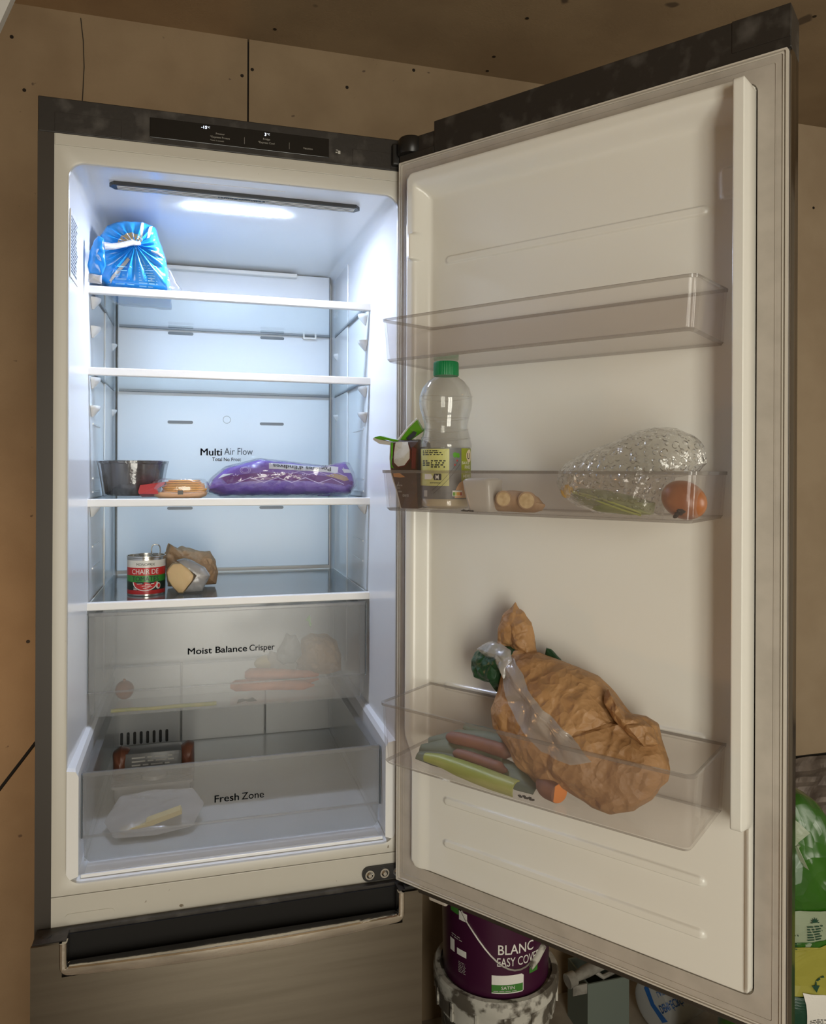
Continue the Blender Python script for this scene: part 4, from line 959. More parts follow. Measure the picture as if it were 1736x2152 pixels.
carrot('carrot', 'front carrot of three lying in the crisper drawer', (0.294, 0.285, CF_Z+0.0145), (0.455, 0.262, CF_Z+0.012), 0.0120, 0.0085, m_carrot, group='carrots in the crisper drawer')
carrot('carrot', 'topmost carrot of three piled in the crisper drawer', (0.322, 0.300, CF_Z+0.0300), (0.468, 0.290, CF_Z+0.0245), 0.0135, 0.008, m_carrot, group='carrots in the crisper drawer')
carrot('carrot', 'rear carrot of three, half hidden in the crisper drawer', (0.330, 0.318, CF_Z+0.0145), (0.470, 0.305, CF_Z+0.0120), 0.0122, 0.0085, m_carrot, group='carrots in the crisper drawer')
CB = [(0.432, 1.055), (0.434, 1.085), (0.444, 1.116), (0.464, 1.127), (0.493, 1.122), (0.515, 1.110), (0.527, 1.08), (0.528, 1.045), (0.50, 1.0385), (0.46, 1.0385)]
bm = PIL([(x, 0.370, z) for x, z in CB], (0.484, 0.370, 1.078), (0, -1, 0.2), 0.036, 0.04, rings=30, seg=130, amp=0.011, sc=48, seed=21)
for v in bm.verts: v.co.z = max(v.co.z, CF_Z+0.0004)
single('small_paper_bag', 'crumpled brown paper bag at the right inside the crisper drawer', 'paper bag', bm, m_kraft2, smooth=True, ang=0.38)
CG = [(0.386, 1.085), (0.388, 1.105), (0.398, 1.118), (0.407, 1.140), (0.416, 1.134), (0.426, 1.136), (0.436, 1.116), (0.440, 1.092), (0.424, 1.075), (0.400, 1.072)]
single('grey_plastic_bag', 'dark grey plastic bag bunched beside the paper bag in crisper drawer', 'plastic bag', PIL([(x, 0.335, z) for x, z in CG], (0.412, 0.335, 1.102), (0, -1, 0.2), 0.012, 0.014, rings=9, seg=60, amp=0.006, sc=50, seed=23), m_greyfilm, smooth=True, ang=0.6)
CC = [(0.368, 1.078), (0.374, 1.100), (0.392, 1.094), (0.42, 1.084), (0.432, 1.070), (0.430, 1.048), (0.40, 1.052), (0.375, 1.060)]
single('clear_food_bag', 'cloudy film bag bunched above the carrots in crisper drawer', 'plastic bag', PIL([(x, 0.345, z+0.002) for x, z in CC], (0.403, 0.345, 1.075), (0, -1, 0.3), 0.014, 0.016, rings=9, seg=60, amp=0.006, sc=45, seed=26), m_film, smooth=True, ang=0.6)
bm = blob(bmesh.new(), (0.366, 0.352, CF_Z+0.040), (0.022, 0.017, 0.016), 0.2, 40, 9); blob(bm, (0.375, 0.360, CF_Z+0.014), (0.018, 0.014, 0.0142), 0.1, 40, 4)
single('yellow_pepper', 'yellow pepper piece behind the carrots in crisper drawer', 'vegetable', bm, m_butter, smooth=True)
bm = bmesh.new(); pts = [(0.083+0.0183*k, 0.2165+0.001*math.sin(k), CF_Z+0.0032+0.0004*math.sin(k*1.3)) for k in range(11)]
tube(bm, pts, [0.0032, 0.0036, 0.0034, 0.003, 0.0032, 0.0034, 0.0036, 0.0036, 0.0038, 0.004, 0.0038], 10)
single('celery_stick', 'thin yellow celery stick along the front of the crisper drawer', 'vegetable', bm, m_celery, smooth=True)
def flake(name, label, cat, poly, z, th, mat, seed=1, frame=WORLD):
    bm = bmesh.new(); m = len(poly)
    prism(bm, poly, lambda a, b, d: (a, b, d+0.0016*noise.noise(Vector((a*300, b*300, seed)))), z, z+th); return single(name, label, cat, bm, mat, frame)
bm = bmesh.new(); prism(bm, [(0.303, 0.000), (0.306, 0.007), (0.312, 0.008), (0.322, 0.006), (0.332, 0.009), (0.340, 0.002), (0.326, 0.001), (0.318, 0.003)], lambda a, b, d: (a, d, CF_Z+0.0004+b), 0.2145, 0.2165)
single('leaf_scrap', 'blackened leaf scrap at the front bottom of the crisper drawer', 'food scrap', bm, m_crumb)
bm = bmesh.new(); prism(bm, [(0.429, 1.188), (0.433, 1.193), (0.437, 1.199), (0.439, 1.192), (0.4385, 1.186), (0.441, 1.180), (0.438, 1.174), (0.436, 1.180), (0.434, 1.187)], lambda a, b, d: (a, d, b), 0.2052, 0.2062)
single('leaf_crumb', 'tiny green leaf stuck inside the crisper drawer front', 'food scrap', bm, m_leaf)
# ---- contents of the lower drawer
LF = 0.857+0.0027
t = Thing('sliced_food_pack', 'flat clear pack holding a cream yellow slab in the bottom drawer', 'food packet', (0.165, 0.17, LF))
t.part('pack_film', PIL([(0.080, 0.15, LF+0.012), (0.10, 0.20, LF+0.034), (0.155, 0.21, LF+0.036), (0.225, 0.20, LF+0.034), (0.245, 0.16, LF+0.022), (0.225, 0.11, LF+0.006), (0.16, 0.095, LF+0.004), (0.10, 0.10, LF+0.005)], (0.163, 0.155, LF+0.020), (0, -0.5, 1), 0.010, 0.008, rings=10, seg=64, amp=0.004, sc=40, seed=31), m_film, smooth=True)
bm = bmesh.new(); poly = [(0.108, 0.858), (0.148, 0.866), (0.150, 0.8695), (0.205, 0.884), (0.208, 0.877), (0.152, 0.8605), (0.112, 0.852)]
prism(bm, [(x, z+0.012) for x, z in poly], XZ, 0.108, 0.128); t.part('slab', bm, m_butter, label='cream yellow slab')
t = Thing('meat_pack', 'brown ended grey printed pack standing at the back of bottom drawer', 'food packet', (0.152, 0.33, LF))
bm = B(0.092, 0.205, 0.300, 0.352, LF+0.0004, 0.932, 0.008); t.part('pack_body', bm, m_greypack, smooth=True)
for a, b in ((0.076, 0.108), (0.200, 0.226)):
    t.part('pack_end', PIL([(a, 0.325, LF+0.001), (a, 0.325, 0.930), ((a+b)/2, 0.325, 0.940), (b, 0.325, 0.936), (b, 0.325, LF+0.001)], ((a+b)/2, 0.325, 0.90), (0, -1, 0.2), 0.030, 0.028, rings=8, seg=48, amp=0.006, sc=50, seed=33), m_meat, smooth=True, ang=0.6)
bm = bmesh.new(); greek(bm, lambda a, b: (a, 0.2995, b), 0.112, 0.195, 0.905, 0.926, 3, 8, 0.4); t.part('print', bm, m_gprint)
t = Thing('clear_tub', 'clear lidded plastic tub behind the cream slab in the bottom drawer', 'tub', (0.15, 0.25, LF))
bm = bmesh.new(); loops = []
for ins, z in ((0.006, 0.0004), (0.002, 0.004), (0.0, 0.036), (-0.004, 0.037), (-0.004, 0.042), (0.004, 0.043)):
    loops.append([(x, y, LF+z) for x, y in rrect(0.086+ins, 0.222-ins, 0.222+ins, 0.290-ins, 0.012, 4)])
loft(bm, loops); t.part('tub_body', bm, m_film, smooth=True, ang=0.5)
bm = lathe(bmesh.new(), [(0.024, 0.0), (0.023, 0.006), (0.012, 0.012), (0.0, 0.013)], (0.155, 0.255, LF+0.0432), 28, cap1=False); t.part('lid_dome', bm, m_film, smooth=True)
#@@DOORITEMS
# ------------------------------------------------------------------ things standing in the door bins (door frame: u, n, z)
F2 = 1.4152+0.0030; F3 = 1.0475+0.0030; CAMD = D(0.7793, 1.0014, 1.4734)
def DT(name, label, cat, u, n, z, group=None): return Thing(name, label, cat, D(u, n, z), DOOR, group)
# sauce bottle
BC = (0.1590, 0.0900)
t = DT('sauce_bottle', 'nearly empty clear sauce bottle with green cap in the middle door bin', 'bottle', BC[0], BC[1], F2)
cB = D(BC[0], BC[1], F2+0.0004)
outp = [(0.030, 0.0), (0.0345, 0.0015), (0.0365, 0.006), (0.0365, 0.0125), (0.0358, 0.0145), (0.0358, 0.0870), (0.0376, 0.0885), (0.0376, 0.0935), (0.0365, 0.0965), (0.0335, 0.1080), (0.0312, 0.1170), (0.0316, 0.1230), (0.0345, 0.1345), (0.0374, 0.1440), (0.0386, 0.1530), (0.0376, 0.1630), (0.0340, 0.1740), (0.0270, 0.1830), (0.0195, 0.1885), (0.0165, 0.1910), (0.0160, 0.2030)]
wob = lambda r, z, a: r*(1+(0.010*math.sin(3*a+60*z)*(1 if 0.1 < z < 0.18 else 0)))
inn = [(r-0.0009, z) for r, z in outp[:0:-1]]+[(0.029, 0.0016)]
bm = bmesh.new(); lathe(bm, outp+inn, cB, 64, wob); bottle = t.part('bottle_body', bm, m_bottle, smooth=True, ang=0.5)
for zc in (0.1005, 0.1130, 0.1300, 0.1600):
    bm = bmesh.new(); r = {0.1005: 0.0353, 0.1130: 0.0322, 0.1300: 0.0334, 0.1600: 0.0380}[zc]
    tube(bm, [(cB.x+r*math.cos(k*math.pi/24), cB.y+r*math.sin(k*math.pi/24), cB.z+zc+0.0015*math.sin(2*k*math.pi/24)) for k in range(49)], 0.0008, 6); t.part('moulded_ring', bm, m_bottle, bottle, smooth=True)
knurl = lambda r, z, a: r*(1+0.018*(1 if math.sin(a*42) > 0 else 0)) if r > 0.0165 else r
bm = bmesh.new(); lathe(bm, [(0.0150, 0.1915), (0.0178, 0.1915), (0.0180, 0.1935), (0.0178, 0.2090), (0.0170, 0.2113), (0.0, 0.2115)], cB, 168, knurl, cap1=False); t.part('cap', bm, m_greencap, smooth=True, ang=0.5, label='green screw cap')
bm = bmesh.new(); lathe(bm, [(0.028, 0.0022), (0.0350, 0.0050), (0.0350, 0.0135), (0.0342, 0.0160), (0.0, 0.0150)], cB, 48, cap1=False); t.part('sauce', bm, m_sauce, smooth=True, label='last of the cream sauce')
bm = bmesh.new(); lathe(bm, [(0.0361, 0.0150), (0.0361, 0.0868)], cB, 64, cap0=False, cap1=False); lab = t.part('label_sleeve', bm, m_slate, smooth=True)
vB = math.atan2(CAMD.y-cB.y, CAMD.x-cB.x)
def cylB(r): return lambda a, b: Vector((cB.x+r*math.cos(vB+a/0.0361), cB.y+r*math.sin(vB+a/0.0361), cB.z+b))
e1, e2, e3 = cylB(0.0363), cylB(0.0365), cylB(0.0367)
def rect(x0, x1, z0, z1): return [(x0, z0), (x1, z0), (x1, z1), (x0, z1)]
bm = bmesh.new(); patch(bm, rect(-0.075, 0.0050, 0.0335, 0.0855), e1, n=14); t.part('lime_panel', bm, m_lime, lab)
bm = bmesh.new(); patch(bm, rect(0.0235, 0.066, 0.0400, 0.0866), e1, n=10); t.part('olive_panel', bm, m_olive, lab)
bm = bmesh.new(); greek(bm, e2, -0.040, 0.0025, 0.0760, 0.0840, 3, 2, 0.6); t.part('small_print', bm, m_bprint, lab); bm = greek(bmesh.new(), e2, -0.022, 0.0020, 0.0585, 0.0700, 4, 4, 0.6); t.part('small_print', bm, m_bprint, lab); bm = greek(bmesh.new(), e2, -0.040, -0.024, 0.0610, 0.0700, 3, 9, 0.6); t.part('small_print', bm, m_bprint, lab); bm = bmesh.new()
patch(bm, [(-0.0165, 0.0415), (-0.0185, 0.0455), (-0.0165, 0.0505), (-0.0070, 0.0505), (-0.0060, 0.0495), (-0.0060, 0.0415)], e2, n=4)
put_text(bm, 'autrement', e2, width=0.0165, height=0.0026, at=(-0.0235, 0.0368), bold=0.01); t.part('small_print', bm, m_bprint, lab)
bm = bmesh.new(); patch(bm, [(-0.034, 0.0425), (-0.0215, 0.0425), (-0.0185, 0.0458), (-0.0215, 0.0500), (-0.034, 0.0500)], e3, n=3); t.part('white_sign', bm, m_wprint, lab)
bm = bmesh.new()
for x in (-0.0145, -0.0105): patch(bm, rect(x, x+0.0008, 0.0425, 0.0492), e3, n=2)
patch(bm, rect(-0.0132, -0.0108, 0.0440, 0.0478), e3, n=2); t.part('bin_sign', bm, m_wprint, lab)
bm = bmesh.new(); patch(bm, [(0.0105, 0.0745), (0.0100, 0.0790), (0.0130, 0.0810), (0.0160, 0.0795), (0.0200, 0.0790), (0.0205, 0.0735), (0.0170, 0.0730), (0.0150, 0.0745), (0.0130, 0.0725)], e2, n=3); t.part('leaf_picture', bm, m_leaf, lab)
for x, z in ((0.0165, 0.0690), (0.0130, 0.0630)):
    bm = bmesh.new(); patch(bm, [(x+0.0012*math.cos(k*0.7), z+0.0014*math.sin(k*0.7)) for k in range(9)], e2, n=2); t.part('peppercorn_picture', bm, m_red, lab)
bm = bmesh.new()
put_text(bm, 'SAUCE', e2, width=0.0165, height=0.0040, at=(0.0245, 0.0640)); put_text(bm, 'FINES', e2, width=0.0150, height=0.0050, at=(0.0300, 0.0575)); put_text(bm, 'HERBES', e2, width=0.0200, height=0.0045, at=(0.0270, 0.0450)); put_text(bm, 'AUX', e2, width=0.0060, height=0.0024, at=(0.0310, 0.0520))
t.part('lettering', bm, m_wprint, lab)
bm = bmesh.new(); patch(bm, [(0.0415+0.0085*math.cos(k*0.35), 0.0760+0.0090*math.sin(k*0.35)) for k in range(18)], e2, n=3); t.part('round_emblem', bm, m_sauce, lab)
t.part('emblem_letter', TX('U', e3, width=0.0062, height=0.0085, at=(0.0360, 0.0715), bold=0.03), m_bprint, lab)
bm = bmesh.new()
for s in (0, 1):
    q = [(-0.020+0.0028*k+0.0025*s, 0.0265-0.004*s+0.0022*k+0.00006*k*k) for k in range(15)]
    for a, b in zip(q, q[1:]): bm.faces.new([bm.verts.new(e2(*p)) for p in (a, b, (b[0], b[1]+0.0006), (a[0], a[1]+0.0006))])
t.part('chive_picture', bm, m_bprint, lab)
bm = bmesh.new(); patch(bm, rect(-0.036, -0.0285, 0.0180, 0.0270), e2, n=3); t.part('barcode_panel', bm, m_gprint, lab)
bm = bmesh.new(); patch(bm, rect(0.0095, 0.0250, 0.0190, 0.0270), e2, mi=0, n=3); t.part('score_frame', bm, m_wprint, lab)
for k, m in enumerate((m_leaf, m_lime, m_orange, m_orange, m_red)):
    bm = bmesh.new(); patch(bm, rect(0.0103+k*0.0028, 0.0131+k*0.0028, 0.0198, 0.0248), e3, n=2); t.part('score_band', bm, m, lab)
bm = bmesh.new(); patch(bm, [(0.0145, 0.0280), (0.0170, 0.0330), (0.0200, 0.0375), (0.0260, 0.0410), (0.033, 0.040), (0.033, 0.0165), (0.0130, 0.0165), (0.0130, 0.0185), (0.026, 0.0185), (0.026, 0.0275)], e1, n=4); t.part('salad_picture', bm, m_tan, lab)
# opened coconut carton
t = DT('coconut_carton', 'opened crushed brown and green drink carton beside the sauce bottle', 'carton', 0.11, 0.10, F2)
zb = F2+0.0004
bm = bmesh.new(); LV = [(zb, 0.1000, 0.129, 0.118, 0.066), (zb+0.025, 0.0930, 0.1285, 0.119, 0.064), (zb+0.052, 0.0830, 0.1280, 0.120, 0.058), (zb+0.072, 0.0800, 0.1280, 0.119, 0.056), (zb+0.096, 0.0790, 0.1270, 0.116, 0.058), (zb+0.100, 0.0830, 0.1240, 0.108, 0.064)]
loops = []
for z, u0, u1, n1, n0 in LV: loops.append([D(u0, n1, z), D((u0+u1)/2, n1+0.002*math.sin(z*90), z), D(u1, n1-0.001, z), D(u1-0.012, n1-0.030, z), D(u1-0.018, n0, z), D(u0+0.004, n0, z)])
loft(bm, loops); cb = bm.copy(); carton = t.part('carton_body', bm, m_brownbox)
bm = bmesh.new(); tube(bm, [D(LV[i][1]-0.0003, LV[i][3]-0.004, LV[i][0]) for i in range(5)], 0.0038, 8, flat=0.5); t.part('board_edge', bm, m_cardedge, carton, smooth=True)
fc = on_mesh(cb, (0, 1, 0), 0.0007); K = lambda a, b: fc((a, -0.3, b)); K2 = lambda a, b: K(a, b)-Vector((0, 0.0005, 0))
bm = bmesh.new(); patch(bm, [(0.0860, 1.5155), (0.110, 1.5155), (0.1170, 1.503), (0.1180, 1.490), (0.1090, 1.4795), (0.0960, 1.4770), (0.0870, 1.484), (0.0850, 1.500)], K, n=4); t.part('coconut_rim', bm, m_redbrown, carton)
bm = bmesh.new(); patch(bm, [(0.0875, 1.5150), (0.1090, 1.5150), (0.1155, 1.503), (0.1165, 1.491), (0.1080, 1.4810), (0.0965, 1.4790), (0.0885, 1.485), (0.0865, 1.500)], K2, n=4); t.part('coconut_picture', bm, m_coco, carton, label='white coconut flesh picture')
bm = bmesh.new(); patch(bm, [(0.1185, 1.508), (0.1265, 1.505), (0.1270, 1.476), (0.1200, 1.476), (0.1195, 1.490)], K2, n=3); t.part('red_brown_patch', bm, m_redbrown, carton)
bm = bmesh.new(); patch(bm, [(0.0870, 1.4690), (0.0990, 1.4700), (0.1090, 1.4640), (0.1000, 1.4630), (0.0880, 1.4640)], K2, n=4); t.part('husk_picture', bm, m_husk, carton)
bm = bmesh.new(); patch(bm, [(0.0795, 1.5145), (0.0835, 1.5145), (0.0845, 1.495), (0.0835, 1.478), (0.0818, 1.478), (0.0818, 1.495)], K2, n=3); t.part('green_strip', bm, m_lidgreen, carton)
bm = bmesh.new()
put_text(bm, 'COCO', K2, width=0.0085, height=0.0026, rot180=True, at=(0.0905, 1.4460)); put_text(bm, 'MURIER', K2, width=0.0095, height=0.0024, rot180=True, at=(0.0935, 1.4505)); put_text(bm, 'MIER', K2, width=0.0060, height=0.0024, rot180=True, at=(0.0955, 1.4415)); put_text(bm, 'ISLAND', K2, width=0.0110, height=0.0038, rot180=True, at=(0.1030, 1.4350))
t.part('lettering', bm, m_gprint, carton)
bm = bmesh.new()      # torn top: gable flap standing up, pour spout pulled to the left
loft(bm, [[D(0.086, 0.106, 1.5165), D(0.101, 0.104, 1.5165), D(0.101, 0.101, 1.5165), D(0.086, 0.103, 1.5165)], [D(0.103, 0.106, 1.535), D(0.119, 0.104, 1.526), D(0.119, 0.101, 1.526), D(0.103, 0.103, 1.535)], [D(0.122, 0.110, 1.547), D(0.131, 0.107, 1.5315), D(0.131, 0.104, 1.5315), D(0.122, 0.107, 1.547)]])
t.part('top_flap', bm, m_lidgreen, carton, label='bright green torn flap')
bm = bmesh.new(); tube(bm, [D(0.084, 0.107, 1.5175), D(0.103, 0.107, 1.5365), D(0.123, 0.1115, 1.549)], [0.0022, 0.0018, 0.0014], 8, flat=0.6); t.part('flap_edge', bm, m_cardedge, carton)
bm = bmesh.new(); tube(bm, [D(0.123, 0.109, 1.5475), D(0.1275, 0.109, 1.541), D(0.1315, 0.1075, 1.5325)], [0.0022, 0.0024, 0.0018], 8, flat=0.5); t.part('torn_film', bm, m_cling, carton)
bm = bmesh.new(); patch(bm, [(0.100, 1.5205), (0.115, 1.531), (0.121, 1.529), (0.118, 1.5235), (0.106, 1.5175)], lambda a, b: D(a, 0.1075+(a-0.1)*0.08, b), n=3); t.part('dark_print', bm, m_bprint, carton)
bm = bmesh.new(); loft(bm, [[D(0.088, 0.112, 1.5180), D(0.088, 0.112, 1.5140), D(0.088, 0.100, 1.5140), D(0.088, 0.100, 1.5180)], [D(0.070, 0.113, 1.5215), D(0.070, 0.113, 1.5185), D(0.070, 0.104, 1.5185), D(0.070, 0.104, 1.5215)], [D(0.056, 0.114, 1.5250), D(0.056, 0.114, 1.5195), D(0.056, 0.106, 1.5195), D(0.056, 0.106, 1.5250)], [D(0.046, 0.115, 1.5235), D(0.046, 0.115, 1.5190), D(0.046, 0.106, 1.5190), D(0.046, 0.106, 1.5235)]])
t.part('pour_spout', bm, m_lidgreen, carton)
bm = bmesh.new(); loft(bm, [[D(0.0800, 0.1145, 1.5150), D(0.0800, 0.1145, 1.5105), D(0.0800, 0.104, 1.5105), D(0.0800, 0.104, 1.5150)], [D(0.0560, 0.1150, 1.5195), D(0.0560, 0.1150, 1.5130), D(0.0560, 0.105, 1.5130), D(0.0560, 0.105, 1.5195)], [D(0.0440, 0.1155, 1.5225), D(0.0440, 0.1155, 1.5195), D(0.0440, 0.107, 1.5195), D(0.0440, 0.107, 1.5225)]])
t.part('spout_lining', bm, m_cardedge, carton)
# white cup, ginger, onion
bm = bmesh.new(); loops = []
for z, ins, sh in ((0.0004, 0.006, 0.003), (0.003, 0.0045, 0.003), (0.030, 0.0010, 0.0), (0.041, 0.0002, -0.001), (0.0445, 0.0030, -0.001), (0.0455, 0.0080, -0.001)):
    loops.append([D(u+sh, n, F2+z) for u, n in rrect(0.2125+ins, 0.2585-ins*0.7, 0.092+ins*0.6, 0.1315-ins*0.6, 0.008, 5)])
loft(bm, loops); single('white_cup', 'small upturned white translucent plastic cup beside the sauce bottle', 'cup', bm, m_whitecup, DOOR, smooth=True, ang=0.9)
t = DT('ginger_root', 'knob of brown ginger with two pale cut faces in the door bin', 'ginger', 0.285, 0.11, F2)
GO = [(0.2415, 1.430), (0.246, 1.438), (0.262, 1.4465), (0.283, 1.4480), (0.305, 1.4455), (0.318, 1.4390), (0.324, 1.4320), (0.3285, 1.4295), (0.323, 1.4220), (0.312, 1.4190), (0.290, 1.4186), (0.268, 1.4187), (0.251, 1.4192), (0.244, 1.4235)]
bm = PIL([D(u, 0.108, z) for u, z in GO], D(0.284, 0.108, 1.4325), (0.25, -1, 0.15), 0.017, 0.014, rings=12, seg=72, amp=0.0025, sc=45, seed=41, power=0.45)
for v in bm.verts: v.co.z = max(v.co.z, F2+0.0003)
gb = bm.copy(); t.part('root', bm, m_ginger, smooth=True)
fg = on_mesh(gb, (-0.3, 1, 0), 0.0)
for u, z, r in ((0.2700, 1.4365, 0.0098), (0.3040, 1.4350, 0.0106)):
    c = fg(D(u, 0.108, z)); bm = bmesh.new(); disc(bm, c+Vector((-0.0012, 0.004, 0)), (0.3, -1, 0.05), r*1.10, 0.0068, 28); t.part('cut_knob', bm, m_ginger, smooth=True, ang=0.5)
    bm = bmesh.new(); disc(bm, c+Vector((0.0010, -0.0030, 0)), (0.3, -1, 0.05), r*0.93, 0.0006, 28); t.part('cut_face', bm, m_gcut, label='pale cut ginger flesh')
t = DT('onion', 'brown onion lying on its side at the right end of the middle door bin', 'onion', 0.506, 0.107, F2)
bm = bmesh.new(); rot = Matrix.Rotation(0.5, 3, 'Y')
blob(bm, D(0.5035, 0.106, F2+0.0222), (0.0262, 0.0240, 0.0218), 0.03, 20, 5, 4, rot); t.part('bulb', bm, m_onion, smooth=True)
bm = bmesh.new()
for k in range(9): blob(bm, D(0.5035+0.0055*math.cos(k*0.8)*(0.3+0.08*k), 0.1255+0.001*math.sin(k*2), F2+0.0075+0.0035*math.sin(k*1.1)), (0.0026, 0.0024, 0.0022), 0.5, 300, k, 2)
t.part('root_tuft', bm, m_root, label='dark dried root tuft')
# bubble wrapped greens
WR = [(0.338, 1.440), (0.330, 1.458), (0.333, 1.474), (0.345, 1.486), (0.376, 1.501), (0.414, 1.513), (0.439, 1.524), (0.462, 1.528), (0.485, 1.526), (0.505, 1.517), (0.518, 1.502), (0.520, 1.483), (0.511, 1.472), (0.484, 1.466), (0.475, 1.442), (0.469, 1.4195), (0.439, 1.4188), (0.396, 1.4190), (0.360, 1.427)]
bm = PIL([D(u, 0.078, z) for u, z in WR], D(0.418, 0.078, 1.467), (0.1, -1, 0.0), 0.050, 0.045, rings=44, seg=220, amp=0.0065, sc=48, seed=51, power=0.5)
for v in bm.verts:
    v.co.z = max(v.co.z, F2+0.0003)
    if v.co.z < 1.476: v.co.y = max(v.co.y, -0.1300)
single('bubble_wrap_parcel', 'clear bubble wrap sleeve holding green vegetables in the middle door bin', 'bubble wrap', bm, m_bubble, DOOR, smooth=True, ang=0.5)
t = DT('green_vegetable', 'pale green vegetable seen through the bubble wrap', 'vegetable', 0.41, 0.09, F2)
VG = [(0.352, 1.444), (0.367, 1.452), (0.404, 1.450), (0.441, 1.443), (0.466, 1.436), (0.464, 1.4215), (0.435, 1.4195), (0.392, 1.4225), (0.361, 1.433)]
bm = PIL([D(u, 0.092, z) for u, z in VG], D(0.415, 0.092, 1.435), (0.1, -1, 0.0), 0.018, 0.018, rings=10, seg=64, amp=0.002, sc=30, seed=53); t.part('leaf_bundle', bm, m_veg, smooth=True)
for k in range(2):
    bm = bmesh.new(); tube(bm, [D(0.366+0.022*i, 0.113-0.002*abs(i-2), 1.4475-0.0055*i-0.0028*k+0.002*math.sin(i+k)) for i in range(5)], 0.0012, 6); t.part('leaf_rib', bm, m_leek, smooth=True)
single('yellow_pepper', 'yellow pepper piece at the left end of the bubble wrap', 'vegetable', blob(bmesh.new(), D(0.3515, 0.096, 1.4480), (0.0080, 0.008, 0.0090), 0.25, 60, 3), m_yellow, DOOR, smooth=True)
bm = bmesh.new()
for k in range(7): blob(bm, D(0.214+0.0026*k, 0.1310-0.0003*k, F2+0.0011+0.0004*math.sin(k*2)), (0.0022, 0.0012, 0.0011), 0.5, 400, k, 2)
o = single('crumb', 'dark crumbs below the white cup in the middle door bin', 'food crumbs', bm, m_crumb, DOOR); o['kind'] = 'stuff'

# ------------------------------------------------------------------ lower door bin
BAG = [(0.23,0.05,1.214),(0.257,0.05,1.222),(0.287,0.05,1.222),(0.312,0.05,1.217),(0.344,0.05,1.212),(0.374,0.05,1.204),(0.397,0.05,1.186),(0.42,0.05,1.163),(0.440,0.052,1.164),(0.456,0.05,1.157),(0.463,0.06,1.141),(0.476,0.07,1.121),(0.476,0.08,1.101),(0.461,0.090,1.079),(0.441,0.098,1.062),(0.417,0.102,1.0512),(0.391,0.100,1.0525),(0.355,0.09,1.061),(0.301,0.075,1.0535),(0.273,0.07,1.067),(0.241,0.06,1.09),(0.221,0.055,1.108),(0.218,0.055,1.132),(0.227,0.05,1.163),(0.234,0.05,1.195)]
t = DT('paper_bag', 'large crumpled brown kraft paper bag leaning in the lowest door bin', 'paper bag', 0.36, 0.08, F3)
def clampbag(bm, nmax=0.1295):
    for v in bm.verts:
        v.co.z = max(v.co.z, F3+0.0003)
        if v.co.z < 1.139: v.co.y = max(v.co.y, -nmax)
        v.co.y = min(v.co.y, -0.0095)
    return bm
bm = clampbag(PIL([D(*p) for p in BAG], D(0.352, 0.078, 1.128), (0.1, -1, 0.15), 0.046, 0.052, rings=64, seg=270, amp=0.0165, sc=24, seed=61, power=0.5, edge=0.45))
bagb = bm.copy(); t.part('bag_body', bm, m_kraft, smooth=True, ang=0.38)
TIP = [(0.217,0.04,1.215),(0.219,0.04,1.246),(0.227,0.04,1.267),(0.236,0.038,1.276),(0.244,0.036,1.283),(0.250,0.038,1.277),(0.259,0.04,1.274),(0.271,0.04,1.259),(0.276,0.04,1.236),(0.281,0.04,1.212),(0.256,0.04,1.204),(0.229,0.04,1.205)]
t.part('twisted_top', clampbag(PIL([D(*p) for p in TIP], D(0.248, 0.04, 1.242), (0.1, -1, 0.0), 0.020, 0.018, rings=30, seg=140, amp=0.011, sc=50, seed=63)), m_kraft, smooth=True, ang=0.38)
TU = [(0.398,0.07,1.196),(0.420,0.07,1.172),(0.440,0.075,1.168),(0.458,0.072,1.158),(0.466,0.075,1.140),(0.452,0.085,1.136),(0.432,0.085,1.146),(0.410,0.08,1.160),(0.396,0.08,1.180)]
t.part('torn_fold', clampbag(PIL([D(*p) for p in TU], D(0.430, 0.082, 1.158), (0.2, -1, 0.4), 0.020, 0.018, rings=26, seg=130, amp=0.013, sc=48, seed=65)), m_kraft, smooth=True, ang=0.38)
fbg = on_mesh(bagb, (-0.08, 1, -0.1), 0.0016)
bm = bmesh.new(); FW_ = [(0.236, 1.214), (0.250, 1.222), (0.268, 1.214), (0.286, 1.200), (0.299, 1.184), (0.326, 1.165), (0.357, 1.149), (0.380, 1.134), (0.397, 1.116), (0.372, 1.108), (0.328, 1.113), (0.291, 1.134), (0.264, 1.157), (0.248, 1.186)]
patch(bm, FW_, lambda a, b: fbg(D(a, 0.10, b)), n=10); t.part('film_window', bm, m_film, smooth=True, label='cloudy film window strip')
t.part('film_top', clampbag(PIL([D(*p) for p in [(0.193,0.06,1.216),(0.213,0.06,1.229),(0.228,0.062,1.231),(0.252,0.065,1.223),(0.259,0.075,1.211),(0.252,0.082,1.185),(0.240,0.075,1.196),(0.228,0.065,1.208),(0.209,0.06,1.206)]], D(0.236, 0.068, 1.215), (0.1, -1, 0.2), 0.010, 0.010, rings=9, seg=64, amp=0.007, sc=50, seed=67)), m_film, smooth=True, ang=0.7)
GB = [(0.177,0.045,1.195),(0.183,0.045,1.207),(0.201,0.045,1.220),(0.220,0.045,1.226),(0.246,0.046,1.224),(0.262,0.046,1.222),(0.252,0.05,1.206),(0.238,0.05,1.190),(0.233,0.048,1.166),(0.222,0.045,1.154),(0.216,0.045,1.166),(0.200,0.045,1.166),(0.183,0.045,1.169),(0.178,0.045,1.182)]
single('green_plastic_bag', 'dark green plastic bag mouth poking out beside the kraft paper bag', 'plastic bag', clampbag(PIL([D(*p) for p in GB], D(0.212, 0.050, 1.195), (0.1, -1, 0.1), 0.024, 0.022, rings=28, seg=120, amp=0.010, sc=52, seed=69)), m_gbag, DOOR, smooth=True, ang=0.55)
